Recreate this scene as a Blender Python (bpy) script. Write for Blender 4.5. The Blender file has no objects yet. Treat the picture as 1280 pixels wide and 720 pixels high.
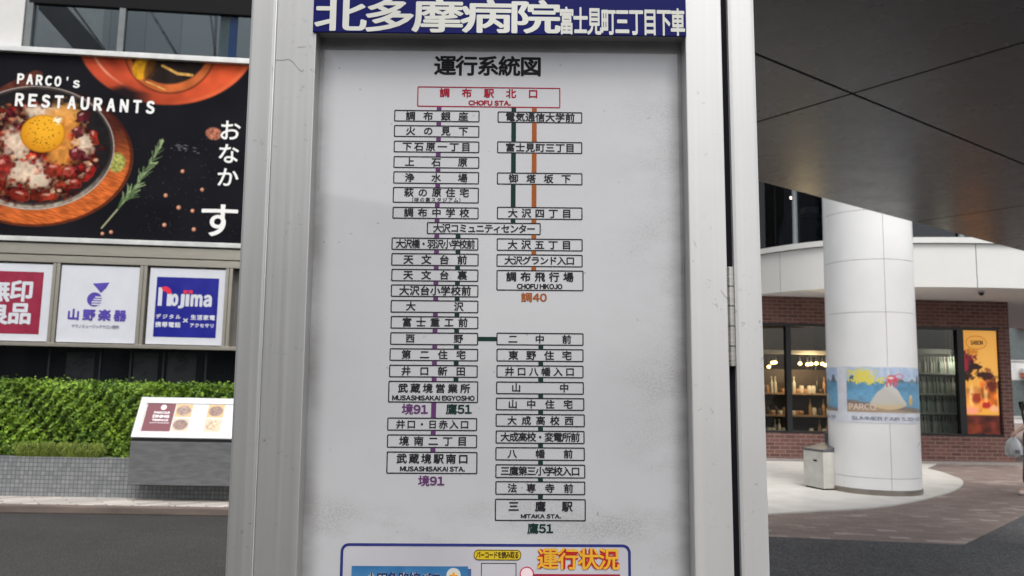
import bpy, bmesh, math, random
import numpy as np
from mathutils import Vector, Matrix

sc = bpy.context.scene
COL = sc.collection
rad = math.radians

# ------------------------------------------------------------------ camera
FPX, PITCH, ROLL, EYE = 1000.0, rad(6.84), 0.02, 1.5
Fv = np.array([0, math.cos(PITCH), math.sin(PITCH)])
_u = np.array([0, -math.sin(PITCH), math.cos(PITCH)])
_r = np.array([1.0, 0, 0])
Rv = _r * math.cos(ROLL) + _u * math.sin(ROLL)
Uv = _u * math.cos(ROLL) - _r * math.sin(ROLL)
C0 = np.array([0, 0, EYE])
cd = bpy.data.cameras.new('camera')
cam = bpy.data.objects.new('camera', cd)
COL.objects.link(cam)
cam.matrix_world = Matrix(((Rv[0], Uv[0], -Fv[0], 0), (Rv[1], Uv[1], -Fv[1], 0),
                           (Rv[2], Uv[2], -Fv[2], EYE), (0, 0, 0, 1)))
cd.sensor_width = 36.0
cd.lens = 36.0 * FPX / 1280
cd.clip_start = 0.05
cd.clip_end = 600
cd.dof.use_dof = True
cd.dof.focus_distance = 1.02
cd.dof.aperture_fstop = 15
sc.camera = cam

# ------------------------------------------------------------------ world, sun, exposure
SUN_EL, SUN_AZ = 62, 168            # azimuth from +Y clockwise: behind the viewer, to the right
world = bpy.data.worlds.new('World')
sc.world = world
world.use_nodes = True
wn = world.node_tree
sky = wn.nodes.new('ShaderNodeTexSky')
sky.sky_type = 'NISHITA'
sky.sun_disc = False
sky.sun_elevation = rad(SUN_EL)
sky.sun_rotation = rad(SUN_AZ)
sky.air_density = 1.0
sky.dust_density = 4.0
hs = wn.nodes.new('ShaderNodeHueSaturation')
hs.inputs['Saturation'].default_value = 0.22
wn.links.new(sky.outputs[0], hs.inputs['Color'])
wn.links.new(hs.outputs[0], wn.nodes['Background'].inputs['Color'])
wn.nodes['Background'].inputs['Strength'].default_value = 0.15
sl = bpy.data.lights.new('sun', 'SUN')
sl.energy = 1.25
sl.angle = rad(22)
sl.color = (1.0, 0.975, 0.945)
so = bpy.data.objects.new('sun', sl)
COL.objects.link(so)
sd = Vector((math.sin(rad(SUN_AZ)) * math.cos(rad(SUN_EL)), math.cos(rad(SUN_AZ)) * math.cos(rad(SUN_EL)), math.sin(rad(SUN_EL))))
so.rotation_euler = sd.to_track_quat('Z', 'Y').to_euler()
vs = sc.view_settings
vs.view_transform = 'Standard'
vs.look = 'None'
vs.gamma = 1
vs.exposure = 0.62
vs.use_curve_mapping = False

# ------------------------------------------------------------------ geometry helpers
def ray(px, py):
    d = Fv * FPX + Rv * (px - 640) - Uv * (py - 360)
    return d / np.linalg.norm(d)
def on_z(px, py, z=0.0):
    d = ray(px, py)
    return C0 + d * ((z - EYE) / d[2])
def lin(c):
    c = np.asarray(c, float) / 255.0
    return np.where(c <= 0.04045, c / 12.92, ((c + 0.055) / 1.055) ** 2.4)

class Frame:
    """a plane in the place: local x to the right, y up, z out of its face"""
    def __init__(s, O, X, Y, N):
        s.O, s.X, s.Y, s.N = [np.asarray(a, float) for a in (O, X, Y, N)]
    def at(s, px, py, w=0.0):
        d = ray(px, py)
        P = s.O + s.N * w
        t = ((P - C0) @ s.N) / (d @ s.N)
        q = C0 + d * t - s.O
        return np.array([q @ s.X, q @ s.Y])
    def mat(s, u=0, v=0, w=0):
        p = s.O + s.X * u + s.Y * v + s.N * w
        return Matrix(((s.X[0], s.Y[0], s.N[0], p[0]), (s.X[1], s.Y[1], s.N[1], p[1]),
                       (s.X[2], s.Y[2], s.N[2], p[2]), (0, 0, 0, 1)))

def upright(x, y, deg, z=0.0):
    a = rad(deg)
    return Frame((x, y, z), (math.cos(a), math.sin(a), 0), (0, 0, 1), (math.sin(a), -math.cos(a), 0))
WORLD = Frame((0, 0, 0), (1, 0, 0), (0, 1, 0), (0, 0, 1))

class MB:
    def __init__(s):
        s.v, s.f, s.c = [], [], []
    def add(s, vs, fs):
        n = len(s.v)
        s.v.extend([tuple(map(float, p)) for p in vs])
        s.f.extend([tuple(int(i) + n for i in q) for q in fs])
        return s
    def box(s, x0, x1, y0, y1, z0, z1):
        return s.add([(x0, y0, z0), (x1, y0, z0), (x1, y1, z0), (x0, y1, z0), (x0, y0, z1), (x1, y0, z1), (x1, y1, z1), (x0, y1, z1)],
                     [(3, 2, 1, 0), (4, 5, 6, 7), (0, 1, 5, 4), (1, 2, 6, 5), (2, 3, 7, 6), (3, 0, 4, 7)])
    def quad(s, a, b, c, d):
        return s.add([a, b, c, d], [(0, 1, 2, 3)])
    def rect(s, x0, x1, y0, y1, z):
        return s.quad((x0, y0, z), (x1, y0, z), (x1, y1, z), (x0, y1, z))
    def prism(s, pts, z0, z1):
        n = len(pts)
        vs = [(p[0], p[1], z0) for p in pts] + [(p[0], p[1], z1) for p in pts]
        fs = [tuple(range(n - 1, -1, -1)), tuple(range(n, 2 * n))]
        fs += [(i, (i + 1) % n, n + (i + 1) % n, n + i) for i in range(n)]
        return s.add(vs, fs)
    def ring(s, pts_o, pts_i, z):
        n = len(pts_o)
        vs = [(p[0], p[1], z) for p in pts_o] + [(p[0], p[1], z) for p in pts_i]
        return s.add(vs, [(i, (i + 1) % n, n + (i + 1) % n, n + i) for i in range(n)])
    def tube(s, a, b, r0, r1=None, n=10):
        r1 = r0 if r1 is None else r1
        a, b = Vector(a), Vector(b)
        q = (b - a).to_track_quat('Z', 'Y')
        vs = []
        for p, r in ((a, r0), (b, r1)):
            for i in range(n):
                t = 2 * math.pi * i / n
                vs.append(p + q @ Vector((r * math.cos(t), r * math.sin(t), 0)))
        fs = [(i, (i + 1) % n, n + (i + 1) % n, n + i) for i in range(n)] + [tuple(range(n - 1, -1, -1)), tuple(range(n, 2 * n))]
        return s.add(vs, fs)
    def lathe(s, prof, c=(0, 0, 0), n=16, axis='z'):
        vs = []
        for r, h in prof:
            for i in range(n):
                t = 2 * math.pi * i / n
                a, b = r * math.cos(t), r * math.sin(t)
                p = (a, b, h) if axis == 'z' else (a, h, -b)
                vs.append((p[0] + c[0], p[1] + c[1], p[2] + c[2]))
        m = len(prof)
        fs = [(j * n + i, j * n + (i + 1) % n, (j + 1) * n + (i + 1) % n, (j + 1) * n + i) for j in range(m - 1) for i in range(n)]
        fs += [tuple(range(n - 1, -1, -1)), tuple(range((m - 1) * n, m * n))]
        return s.add(vs, fs)
    def text(s, tm, z):
        vs, fs = tm
        return s.add([(p[0], p[1], z + (p[2] if len(p) > 2 else 0)) for p in vs], fs)

def rrect(x0, x1, y0, y1, r, n=5):
    pts = []
    for cx, cy, a0 in ((x1 - r, y1 - r, 0), (x0 + r, y1 - r, 90), (x0 + r, y0 + r, 180), (x1 - r, y0 + r, 270)):
        for i in range(n + 1):
            a = rad(a0 + 90 * i / n)
            pts.append((cx + r * math.cos(a), cy + r * math.sin(a)))
    return pts
def circ(cx, cy, r, n=32, ry=None):
    ry = r if ry is None else ry
    return [(cx + r * math.cos(2 * math.pi * i / n), cy + ry * math.sin(2 * math.pi * i / n)) for i in range(n)]

def mesh_of(name, mb, off=(0, 0, 0), bevel=0, smooth=False):
    me = bpy.data.meshes.new(name)
    me.from_pydata([(p[0] - off[0], p[1] - off[1], p[2] - off[2]) for p in mb.v], [], mb.f)
    if bevel:
        bm = bmesh.new()
        bm.from_mesh(me)
        es = [e for e in bm.edges if len(e.link_faces) == 2 and e.calc_face_angle() > 0.6]
        bmesh.ops.bevel(bm, geom=es, offset=bevel, segments=2, affect='EDGES', profile=0.6, clamp_overlap=True)
        bm.to_mesh(me)
        bm.free()
    if smooth:
        me.polygons.foreach_set('use_smooth', [True] * len(me.polygons))
        me.set_sharp_from_angle(angle=rad(40))
    me.update()
    return me

def tag(o, label, cat, group=None, kind=None):
    if label: o['label'] = label
    if cat: o['category'] = cat
    if group: o['group'] = group
    if kind: o['kind'] = kind
    return o

class Thing:
    """an Empty at the thing's base on a frame; parts are built in frame coordinates"""
    def __init__(s, name, label, cat, fr=WORLD, base=(0, 0, 0), group=None):
        s.fr, s.off = fr, tuple(base)
        s.root = bpy.data.objects.new(name, None)
        s.root.empty_display_size = 0.1
        COL.objects.link(s.root)
        s.root.matrix_world = fr.mat(*base)
        tag(s.root, label, cat, group)
    def part(s, name, mb, mat, parent=None, bevel=0, smooth=False):
        o = bpy.data.objects.new(name, mesh_of(name, mb, s.off, bevel, smooth))
        COL.objects.link(o)
        o.parent = parent or s.root
        for m in (mat if isinstance(mat, (list, tuple)) else [mat]):
            o.data.materials.append(m)
        return o

def single(name, mb, mat, label=None, cat=None, fr=WORLD, base=(0, 0, 0), group=None, kind=None, bevel=0, smooth=False):
    o = bpy.data.objects.new(name, mesh_of(name, mb, base, bevel, smooth))
    COL.objects.link(o)
    o.matrix_world = fr.mat(*base)
    for m in (mat if isinstance(mat, (list, tuple)) else [mat]):
        o.data.materials.append(m)
    return tag(o, label, cat, group, kind)

# ------------------------------------------------------------------ materials
class NT:
    def __init__(s, name):
        s.m = bpy.data.materials.new(name)
        s.m.use_nodes = True
        s.t = s.m.node_tree
        s.b = s.t.nodes['Principled BSDF']
    def n(s, typ, **kw):
        o = s.t.nodes.new(typ)
        for k, v in kw.items():
            if k in o.inputs: o.inputs[k].default_value = v
            else: setattr(o, k, v)
        return o
    def l(s, a, b):
        s.t.links.new(a, b)
    def coords(s, scale=(1, 1, 1), rot=(0, 0, 0), loc=(0, 0, 0)):
        tc = s.n('ShaderNodeTexCoord')
        mp = s.n('ShaderNodeMapping')
        mp.inputs['Scale'].default_value = scale
        mp.inputs['Rotation'].default_value = rot
        mp.inputs['Location'].default_value = loc
        s.l(tc.outputs['Object'], mp.inputs['Vector'])
        return mp.outputs[0]
    def noise(s, vec, scale, detail=4, rough=0.55):
        o = s.n('ShaderNodeTexNoise')
        o.inputs['Scale'].default_value = scale
        o.inputs['Detail'].default_value = detail
        o.inputs['Roughness'].default_value = rough
        s.l(vec, o.inputs['Vector'])
        return o.outputs['Fac']
    def ramp(s, fac, stops):
        o = s.n('ShaderNodeValToRGB')
        e = o.color_ramp.elements
        while len(e) < len(stops): e.new(0.5)
        for i, (p, c) in enumerate(stops):
            e[i].position = p
            e[i].color = (*c, 1) if not isinstance(c, (int, float)) else (c, c, c, 1)
        s.l(fac, o.inputs[0])
        return o.outputs[0]
    def mix(s, fac, a, b, mode='MIX'):
        o = s.n('ShaderNodeMix', data_type='RGBA', blend_type=mode)
        for k, v in ((0, fac), (6, a), (7, b)):
            if hasattr(v, 'is_linked') or hasattr(v, 'links'): s.l(v, o.inputs[k])
            else: o.inputs[k].default_value = v if k == 0 else (*v, 1)
        return o.outputs[2]
    def bump(s, h, strength=0.2, dist=0.01):
        o = s.n('ShaderNodeBump')
        o.inputs['Strength'].default_value = strength
        o.inputs['Distance'].default_value = dist
        s.l(h, o.inputs['Height'])
        s.l(o.outputs[0], s.b.inputs['Normal'])
    def set(s, **kw):
        for k, v in kw.items():
            k = {'rough': 'Roughness', 'metal': 'Metallic', 'coat': 'Coat Weight', 'crough': 'Coat Roughness', 'spec': 'Specular IOR Level'}[k]
            if hasattr(v, 'links'): s.l(v, s.b.inputs[k])
            else: s.b.inputs[k].default_value = v
        return s
    def base(s, v):
        if hasattr(v, 'links'): s.l(v, s.b.inputs['Base Color'])
        else: s.b.inputs['Base Color'].default_value = (*v, 1)
        return s

def plain(name, col, rough=0.5, metal=0.0, var=0.12, scale=6, coat=0.0, spec=0.5, stretch=(1, 1, 1), bump=0, bscale=80):
    """one colour with soft wear: base colour and gloss vary a little over the surface"""
    t = NT(name)
    v = t.coords(stretch)
    f = t.noise(v, scale)
    c = tuple(col)
    t.base(t.ramp(f, [(0.3, tuple(x * (1 - var) for x in c)), (0.7, tuple(min(1, x * (1 + var)) for x in c))]))
    t.set(rough=t.ramp(f, [(0.3, max(0, rough - 0.06)), (0.7, min(1, rough + 0.06))]), metal=metal, coat=coat, spec=spec)
    if bump:
        t.bump(t.noise(v, bscale, 6), bump, 0.004)
    return t.m
def rgb(r, g, b):
    return tuple(lin((r, g, b)))
def ink(name, r, g, b, rough=0.5):
    return plain(name, rgb(r, g, b), rough, var=0.06, scale=30, spec=.12)
def printed(name, rough=0.4, emit=0.0, coat=0.0, spec=.4):
    t = NT(name)
    a = t.n('ShaderNodeAttribute', attribute_name='print')
    col = a.outputs['Color']
    t.base(col).set(rough=rough, coat=coat, spec=spec)
    if emit:
        t.l(col, t.b.inputs['Emission Color'])
        t.b.inputs['Emission Strength'].default_value = emit
    return t.m
def glass(name, tint=(0.9, 0.95, 0.95), rough=0.02, ior=1.5):
    t = NT(name)
    tr = t.n('ShaderNodeBsdfTransparent')
    tr.inputs[0].default_value = (*tint, 1)
    gl = t.n('ShaderNodeBsdfGlossy')
    gl.inputs['Roughness'].default_value = rough
    fr = t.n('ShaderNodeFresnel')
    fr.inputs[0].default_value = ior
    mx = t.n('ShaderNodeMixShader')
    t.l(fr.outputs[0], mx.inputs[0]); t.l(tr.outputs[0], mx.inputs[1]); t.l(gl.outputs[0], mx.inputs[2])
    t.l(mx.outputs[0], t.t.nodes['Material Output'].inputs['Surface'])
    return t.m
def glow(name, col, strength):
    t = NT(name)
    t.base(col)
    t.b.inputs['Emission Color'].default_value = (*col, 1)
    t.b.inputs['Emission Strength'].default_value = strength
    return t.m

# ------------------------------------------------------------------ lettering
_glyph = {}
def raw_text(s, res=3):
    k = (s, res)
    if k in _glyph: return _glyph[k]
    c = bpy.data.curves.new('lettering', 'FONT')
    c.body = s
    c.size = 1
    c.resolution_u = res
    o = bpy.data.objects.new('lettering', c)
    COL.objects.link(o)
    dg = bpy.context.evaluated_depsgraph_get()
    me = bpy.data.meshes.new_from_object(o.evaluated_get(dg))
    n = len(me.vertices)
    co = np.zeros(n * 3)
    me.vertices.foreach_get('co', co)
    vs = co.reshape(-1, 3)[:, :2].copy()
    fs = [tuple(p.vertices) for p in me.polygons]
    bpy.data.objects.remove(o)
    bpy.data.curves.remove(c)
    bpy.data.meshes.remove(me)
    _glyph[k] = (vs, fs)
    return _glyph[k]
def bolder(vs, fs, r, rings=1, n=6, ry=None):
    """thicken strokes: the same outline laid down again a stroke-width aside"""
    if r <= 0: return vs, fs
    V, Fc = [], []
    offs = [(0, 0)]
    for k in range(1, rings + 1):
        offs += [(r * k / rings * math.cos(2 * math.pi * (i + .25 * k) / n), (ry or r) * k / rings * math.sin(2 * math.pi * (i + .25 * k) / n)) for i in range(n)]
    for i, (dx, dy) in enumerate(offs):
        m = i * len(vs)
        V.append(np.column_stack([vs[:, :2] + np.array([dx, dy]), np.full(len(vs), i * (1.2e-5 if r < .004 else 8e-5))]))
        Fc += [tuple(q + m for q in f) for f in fs]
    return np.concatenate(V), Fc
def spaced(s, x0, x1, y0, y1, bold=0.0, rings=1, res=3, n=6, wide=False):
    """Japanese lettering, one em cell per character, spread evenly over x0..x1"""
    ref, _ = raw_text('国', res)
    lo, hi = ref.min(0), ref.max(0)
    cen, ink_ = (lo + hi) / 2, (hi - lo)
    h = (y1 - y0)
    k = len(s)
    w = min(h * (9 if wide else 1), (x1 - x0) / (k + (k - 1) * 0.05)) if k > 1 else (x1 - x0)
    V, Fc, m = [], [], 0
    for i, ch in enumerate(s):
        cx = (x0 + x1) / 2 if k == 1 else x0 + w / 2 + i * (x1 - x0 - w) / (k - 1)
        vs, fs = raw_text(ch, res)
        p = (vs - cen) / ink_ * np.array([w, h]) * (1 - bold * 1.9) + np.array([cx, (y0 + y1) / 2])
        p, fs = bolder(p, fs, bold * w, rings, n, bold * h)
        V.append(p)
        Fc += [tuple(q + m for q in f) for f in fs]
        m += len(p)
    return np.concatenate(V), Fc
def gothic(s, res=4):
    """a line of plain upright sans lettering with even letter gaps (full-width glyphs set close)"""
    V, Fc, m, x = [], [], 0, 0.0
    for ch in s:
        if ch == ' ':
            x += .26; continue
        if ch == 'I':
            h, _ = raw_text(chr(ord('H') + 0xFEE0), res)
            b, t = h[:, 1].min(), h[:, 1].max()
            vs, fs = np.array([[0, b], [.075, b], [.075, t], [0, t]]), [(0, 1, 2, 3)]
        else:
            vs, fs = raw_text(chr(ord(ch) + 0xFEE0) if 33 <= ord(ch) <= 126 else ch, res)
        lo, hi = vs.min(0), vs.max(0)
        V.append(np.column_stack([vs[:, 0] - lo[0] + x, vs[:, 1]]))
        Fc += [tuple(q + m for q in f) for f in fs]
        m += len(vs); x += hi[0] - lo[0] + .085
    return np.concatenate(V), Fc
def fitted(s, x0, x1, y0, y1, bold=0.0, rings=1, res=4, n=6):
    """a line of lettering stretched to fill x0..x1, y0..y1"""
    vs, fs = gothic(s, res) if s.isascii() else raw_text(s, res)
    lo, hi = vs.min(0), vs.max(0)
    b = bold * (y1 - y0)
    p = (vs - lo) / np.maximum(hi - lo, 1e-6) * np.array([x1 - x0 - 2 * b, y1 - y0 - 2 * b]) + np.array([x0 + b, y0 + b])
    return bolder(p, fs, b, rings, n)

# ------------------------------------------------------------------ printed pictures (ink colours on a fine grid)
def grid_print(x0, x1, y0, y1, nx, ny, fn, z=0.0):
    xs = np.linspace(x0, x1, nx)
    ys = np.linspace(y0, y1, ny)
    U, V = np.meshgrid(xs, ys)
    colr = fn(U, V)
    mb = MB()
    mb.v = list(zip(U.ravel().tolist(), V.ravel().tolist(), [z] * (nx * ny)))
    mb.f = [(j * nx + i, j * nx + i + 1, (j + 1) * nx + i + 1, (j + 1) * nx + i) for j in range(ny - 1) for i in range(nx - 1)]
    return mb, lin(colr.reshape(-1, 3))
def put_print(o, colr):
    a = o.data.color_attributes.new('print', 'FLOAT_COLOR', 'POINT')
    d = np.ones((len(o.data.vertices), 4), np.float32)
    d[:, :3] = colr
    a.data.foreach_set('color', d.ravel())
def vnoise(U, V, scale, seed):
    rs = np.random.RandomState(seed)
    g = rs.rand(64, 64)
    x, y = U / scale, V / scale
    xi, yi = np.floor(x).astype(int), np.floor(y).astype(int)
    fx, fy = x - xi, y - yi
    fx, fy = fx * fx * (3 - 2 * fx), fy * fy * (3 - 2 * fy)
    a, b = g[yi % 64, xi % 64], g[yi % 64, (xi + 1) % 64]
    c, d = g[(yi + 1) % 64, xi % 64], g[(yi + 1) % 64, (xi + 1) % 64]
    return (a * (1 - fx) + b * fx) * (1 - fy) + (c * (1 - fx) + d * fx) * fy
def over(img, colr, a):
    a = np.clip(a, 0, 1)[..., None]
    return img * (1 - a) + np.asarray(colr, float) * a
def ell(U, V, cx, cy, rx, ry, ang=0):
    c, s = math.cos(rad(ang)), math.sin(rad(ang))
    x, y = U - cx, V - cy
    return np.sqrt(((x * c + y * s) / rx) ** 2 + ((-x * s + y * c) / ry) ** 2)
def seg(U, V, a, b):
    a, b = np.array(a), np.array(b)
    d = b - a
    t = np.clip(((U - a[0]) * d[0] + (V - a[1]) * d[1]) / (d @ d), 0, 1)
    return np.hypot(U - a[0] - t * d[0], V - a[1] - t * d[1]), t
def soft(r, edge=1.0, w=0.03):
    return np.clip((edge + w - r) / (2 * w), 0, 1)
# ================================================================== THE BUS STOP BOARD (stands one metre from the viewer)
def cam_dir(x, y, z):
    v = Rv * x + Uv * y + Fv * z
    return v / np.linalg.norm(v)
BX = cam_dir(1, -.0085, .0115)
_y = cam_dir(.0046, 1, .1156)
BY = _y - BX * (_y @ BX); BY /= np.linalg.norm(BY)
BN = np.cross(BX, BY)
BOARD = Frame(C0 + Fv * 1.0, BX, BY, BN)
GROUND_V = -(BOARD.O[2]) / BY[2]

def brushed(name, col, rough, metal, dirt=0.0, rib=1.0):
    t = NT(name)
    v = t.coords((160, 1.2, 160))
    f = t.noise(v, 1.0, 3)
    g = t.noise(t.coords(), 5, 5)
    sp = t.noise(t.coords((1, .8, 1)), 130, 3, .7)
    blot = t.noise(t.coords(), 9, 4, .6)
    base = t.ramp(f, [(.2, tuple(x * (1 - .16 * rib) for x in col)), (.5, tuple(x * .97 for x in col)), (.8, tuple(min(1, x * (1 + .1 * rib)) for x in col))])
    base = t.mix(t.ramp(g, [(.42, 0.0), (.75, .4)]), base, tuple(x * .8 for x in col))
    m = t.n('ShaderNodeMath', operation='MULTIPLY')
    t.l(t.ramp(sp, [(.62, 0.0), (.72, 1.0)]), m.inputs[0]); t.l(t.ramp(blot, [(.5, 0.0), (.68, dirt)]), m.inputs[1])
    base = t.mix(m.outputs[0], base, tuple(x * .35 for x in col))
    t.base(base).set(rough=t.ramp(f, [(.2, rough - .06), (.8, rough + .08)]), metal=metal)
    t.bump(f, .02, .002)
    return t.m
ALU_SHADED = brushed('weathered_aluminium_shaded', (.43, .427, .418), .42, .65, .85, .45)  # darker copy of the frame metal: the dimmer side's shade put into colour
ALU_LIT = brushed('weathered_aluminium_lit', (.60, .595, .585), .42, .5, .9, .3)  # paler copy of the same metal for the side that catches more light
STEEL = plain('stainless_steel', (.5, .48, .44), .3, .9, stretch=(1, 60, 1))
RUBBER = plain('black_gasket', (.006, .006, .009), .8, spec=.08)

def paper_mat():
    t = NT('map_paper')
    v = t.coords()
    g = t.noise(v, 3.0, 5, .6)
    blot = t.noise(t.coords((1, 1.7, 1)), 7.5, 6, .62)
    sp = t.noise(v, 420, 2, .6)
    fine = t.noise(v, 60, 4, .7)
    c = t.ramp(g, [(.3, (.41, .41, .42)), (.7, (.475, .474, .484))])
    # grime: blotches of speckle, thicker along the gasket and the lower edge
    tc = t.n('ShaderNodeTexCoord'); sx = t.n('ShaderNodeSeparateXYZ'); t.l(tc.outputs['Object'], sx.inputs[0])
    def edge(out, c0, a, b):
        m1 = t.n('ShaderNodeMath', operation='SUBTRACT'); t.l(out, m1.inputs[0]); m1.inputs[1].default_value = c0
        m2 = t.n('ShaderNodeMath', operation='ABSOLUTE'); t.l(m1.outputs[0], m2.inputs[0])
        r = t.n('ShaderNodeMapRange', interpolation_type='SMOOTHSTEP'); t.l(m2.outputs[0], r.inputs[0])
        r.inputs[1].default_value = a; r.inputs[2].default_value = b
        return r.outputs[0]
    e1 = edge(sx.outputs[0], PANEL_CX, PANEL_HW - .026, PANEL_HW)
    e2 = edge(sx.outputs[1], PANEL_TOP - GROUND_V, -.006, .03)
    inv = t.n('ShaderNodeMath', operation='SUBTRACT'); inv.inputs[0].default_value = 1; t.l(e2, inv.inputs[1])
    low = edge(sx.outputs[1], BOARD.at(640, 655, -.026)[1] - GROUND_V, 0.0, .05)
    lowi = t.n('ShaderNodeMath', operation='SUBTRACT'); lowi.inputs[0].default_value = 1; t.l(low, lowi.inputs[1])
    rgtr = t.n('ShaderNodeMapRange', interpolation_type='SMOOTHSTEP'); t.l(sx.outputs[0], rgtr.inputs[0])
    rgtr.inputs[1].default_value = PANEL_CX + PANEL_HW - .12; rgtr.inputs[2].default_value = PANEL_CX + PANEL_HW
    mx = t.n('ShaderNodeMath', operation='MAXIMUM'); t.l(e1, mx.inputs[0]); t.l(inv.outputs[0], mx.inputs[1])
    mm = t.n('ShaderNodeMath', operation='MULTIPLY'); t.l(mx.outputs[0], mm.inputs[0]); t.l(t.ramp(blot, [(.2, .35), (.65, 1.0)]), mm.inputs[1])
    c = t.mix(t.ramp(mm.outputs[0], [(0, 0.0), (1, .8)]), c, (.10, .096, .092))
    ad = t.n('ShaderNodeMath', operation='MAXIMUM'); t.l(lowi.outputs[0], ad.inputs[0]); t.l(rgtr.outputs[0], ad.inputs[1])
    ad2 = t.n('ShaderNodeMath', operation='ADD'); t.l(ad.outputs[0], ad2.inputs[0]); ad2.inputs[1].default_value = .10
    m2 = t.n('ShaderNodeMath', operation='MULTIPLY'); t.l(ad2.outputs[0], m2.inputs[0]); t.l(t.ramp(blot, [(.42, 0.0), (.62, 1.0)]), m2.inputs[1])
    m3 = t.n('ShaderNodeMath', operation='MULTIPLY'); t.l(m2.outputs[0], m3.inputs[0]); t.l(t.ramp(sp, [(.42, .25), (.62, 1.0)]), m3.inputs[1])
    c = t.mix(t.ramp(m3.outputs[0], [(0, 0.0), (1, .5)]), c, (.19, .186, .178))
    # rare dark specks
    m4 = t.n('ShaderNodeMath', operation='MULTIPLY'); t.l(t.ramp(t.noise(v, 150, 1, .4), [(.765, 0.0), (.79, .6)]), m4.inputs[0]); t.l(t.ramp(fine, [(.45, 0.0), (.6, 1.0)]), m4.inputs[1])
    c = t.mix(m4.outputs[0], c, (.14, .13, .125))
    t.base(c).set(rough=.42, coat=1.0, crough=.04, spec=.3)
    t.b.inputs['Coat IOR'].default_value = 1.62
    return t.m

Z0 = -.026                                       # the map sheet lies this far behind the door face
def B(px, py, w=Z0):
    return BOARD.at(px, py, w)
pl, pr = B(384.5, 340, 0)[0], B(863, 380, 0)[0]     # the door opening
PANEL_CX, PANEL_HW, PANEL_TOP = (pl + pr) / 2, (pr - pl) / 2, B(628, 58)[1]
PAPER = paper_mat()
INK = ink('black_ink', 38, 36, 40)
INK_BOX = ink('box_line_ink', 46, 44, 48)
RED = ink('red_ink', 150, 28, 50)
PURPLE = ink('purple_ink', 88, 52, 94)
GREEN = ink('green_ink', 20, 46, 41)
ORANGE = ink('orange_ink', 146, 80, 36)

stop = Thing('bus_route_board', 'tall aluminium bus stop board with a grimy route map in its hinged door', 'bus stop board', BOARD, (0, GROUND_V, -.05))
TOPV = .86
def bar(x0, x1, y0, y1, z0, z1):
    return MB().box(x0, x1, y0, y1, z0, z1)
lx = [B(px, 340, 0)[0] for px in (294.5, 297.6, 330.5, 332.2, 384.5)]
rx = [B(px, 380, 0)[0] for px in (863.0, 910.0, 918.6, 954.5)]
LOW = -.78                                       # bottom of the door
# casing behind, two posts, the door with four rails
stop.part('back_casing', bar(lx[0], rx[3] + .003, LOW - .02, TOPV, -.11, -.05), ALU_SHADED, bevel=.003)
stop.part('post', bar(lx[1], lx[2], GROUND_V, TOPV, -.05, -.002), ALU_SHADED, bevel=.0035)
stop.part('post', bar(rx[2], rx[3], GROUND_V, TOPV, -.05, -.002), ALU_LIT, bevel=.005)
stop.part('gap_seal', bar(rx[1] - .002, rx[2] + .002, LOW, TOPV - .01, -.0505, -.007), RUBBER)
stop.part('edge_trim', MB().box(lx[2] - .0002, lx[3] - .0004, LOW, TOPV - .01, -.03, -.0012), plain('edge_highlight_pale', (.8, .8, .8), .25, .6))  # pale strip: the highlight line between post and door put into colour
dv = stop.part('door_stile', bar(lx[3], lx[4], LOW, TOPV - .01, -.049, 0), ALU_SHADED, bevel=.0015)
stop.part('door_stile', bar(rx[0], rx[1], LOW, TOPV - .01, -.049, 0), ALU_LIT, bevel=.0015)
hdr_v = B(628, 43, 0)[1]
stop.part('door_rail', bar(lx[4] + .0003, rx[0] - .0003, hdr_v + .004, hdr_v + .10, -.049, -.0006), ALU_LIT, bevel=.0012)
stop.part('door_rail', bar(lx[4] + .0003, rx[0] - .0003, hdr_v + .10 + .24, TOPV - .012, -.049, -.0006), ALU_LIT, bevel=.0012)
stop.part('door_rail', bar(lx[4] + .0003, rx[0] - .0003, LOW, LOW + .09, -.049, -.0006), ALU_SHADED, bevel=.0012)
stop.part('upper_panel', bar(lx[4], rx[0], hdr_v + .095, hdr_v + .35, -.04, -.028), plain('upper_sheet', (.5, .5, .5), .4))
stop.part('bottom_panel', bar(lx[2] + .001, rx[2] - .001, LOW - .30, LOW - .03, -.045, -.01), ALU_SHADED, bevel=.003)
for x0, x1 in ((lx[1], lx[2]), (rx[2], rx[3])):
    stop.part('base_plate', bar(x0 - .05, x1 + .05, GROUND_V, GROUND_V + .012, -.12, .07), ALU_SHADED, bevel=.002)
# hinge
hx = B(915, 395, .003)[0]
hy0, hy1 = B(915, 458, 0)[1], B(915, 333, 0)[1]
hg = MB().box(rx[1] - .001, rx[2] + .001, hy0, hy1, -.026, -.012)
hinge = stop.part('hinge', hg, STEEL)
for i in range(5):
    a, b = hy0 + (hy1 - hy0) * i / 5, hy0 + (hy1 - hy0) * (i + 1) / 5
    k = MB().tube((hx - .0005, a + .0006, -.004), (hx - .0005, b - .0006, -.004), .0056, n=16)
    stop.part('knuckle', k, STEEL, hinge, smooth=True)
# the map sheet and its print
sheet = MB().box(pl - .003, pr + .003, LOW + .085, PANEL_TOP + .03, Z0 - .004, Z0)
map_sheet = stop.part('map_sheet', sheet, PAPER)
ZI = Z0 + .00035
title = stop.part('map_title', MB().text(spaced('運行系統図', B(544, 83)[0], B(676, 83)[0], B(610, 95)[1], B(610, 71)[1], .032, 1, 4, 8), ZI), ink('title_ink', 24, 22, 24), map_sheet)

R4 = lambda u, v: (470 + u / 3.4286, 90 + v / 3.4286)
R5 = lambda u, v: (470 + u / 3.6, 280 + v / 3.6)
R6 = lambda u, v: (470 + u / 3.2714, 460 + v / 3.2714)
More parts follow.
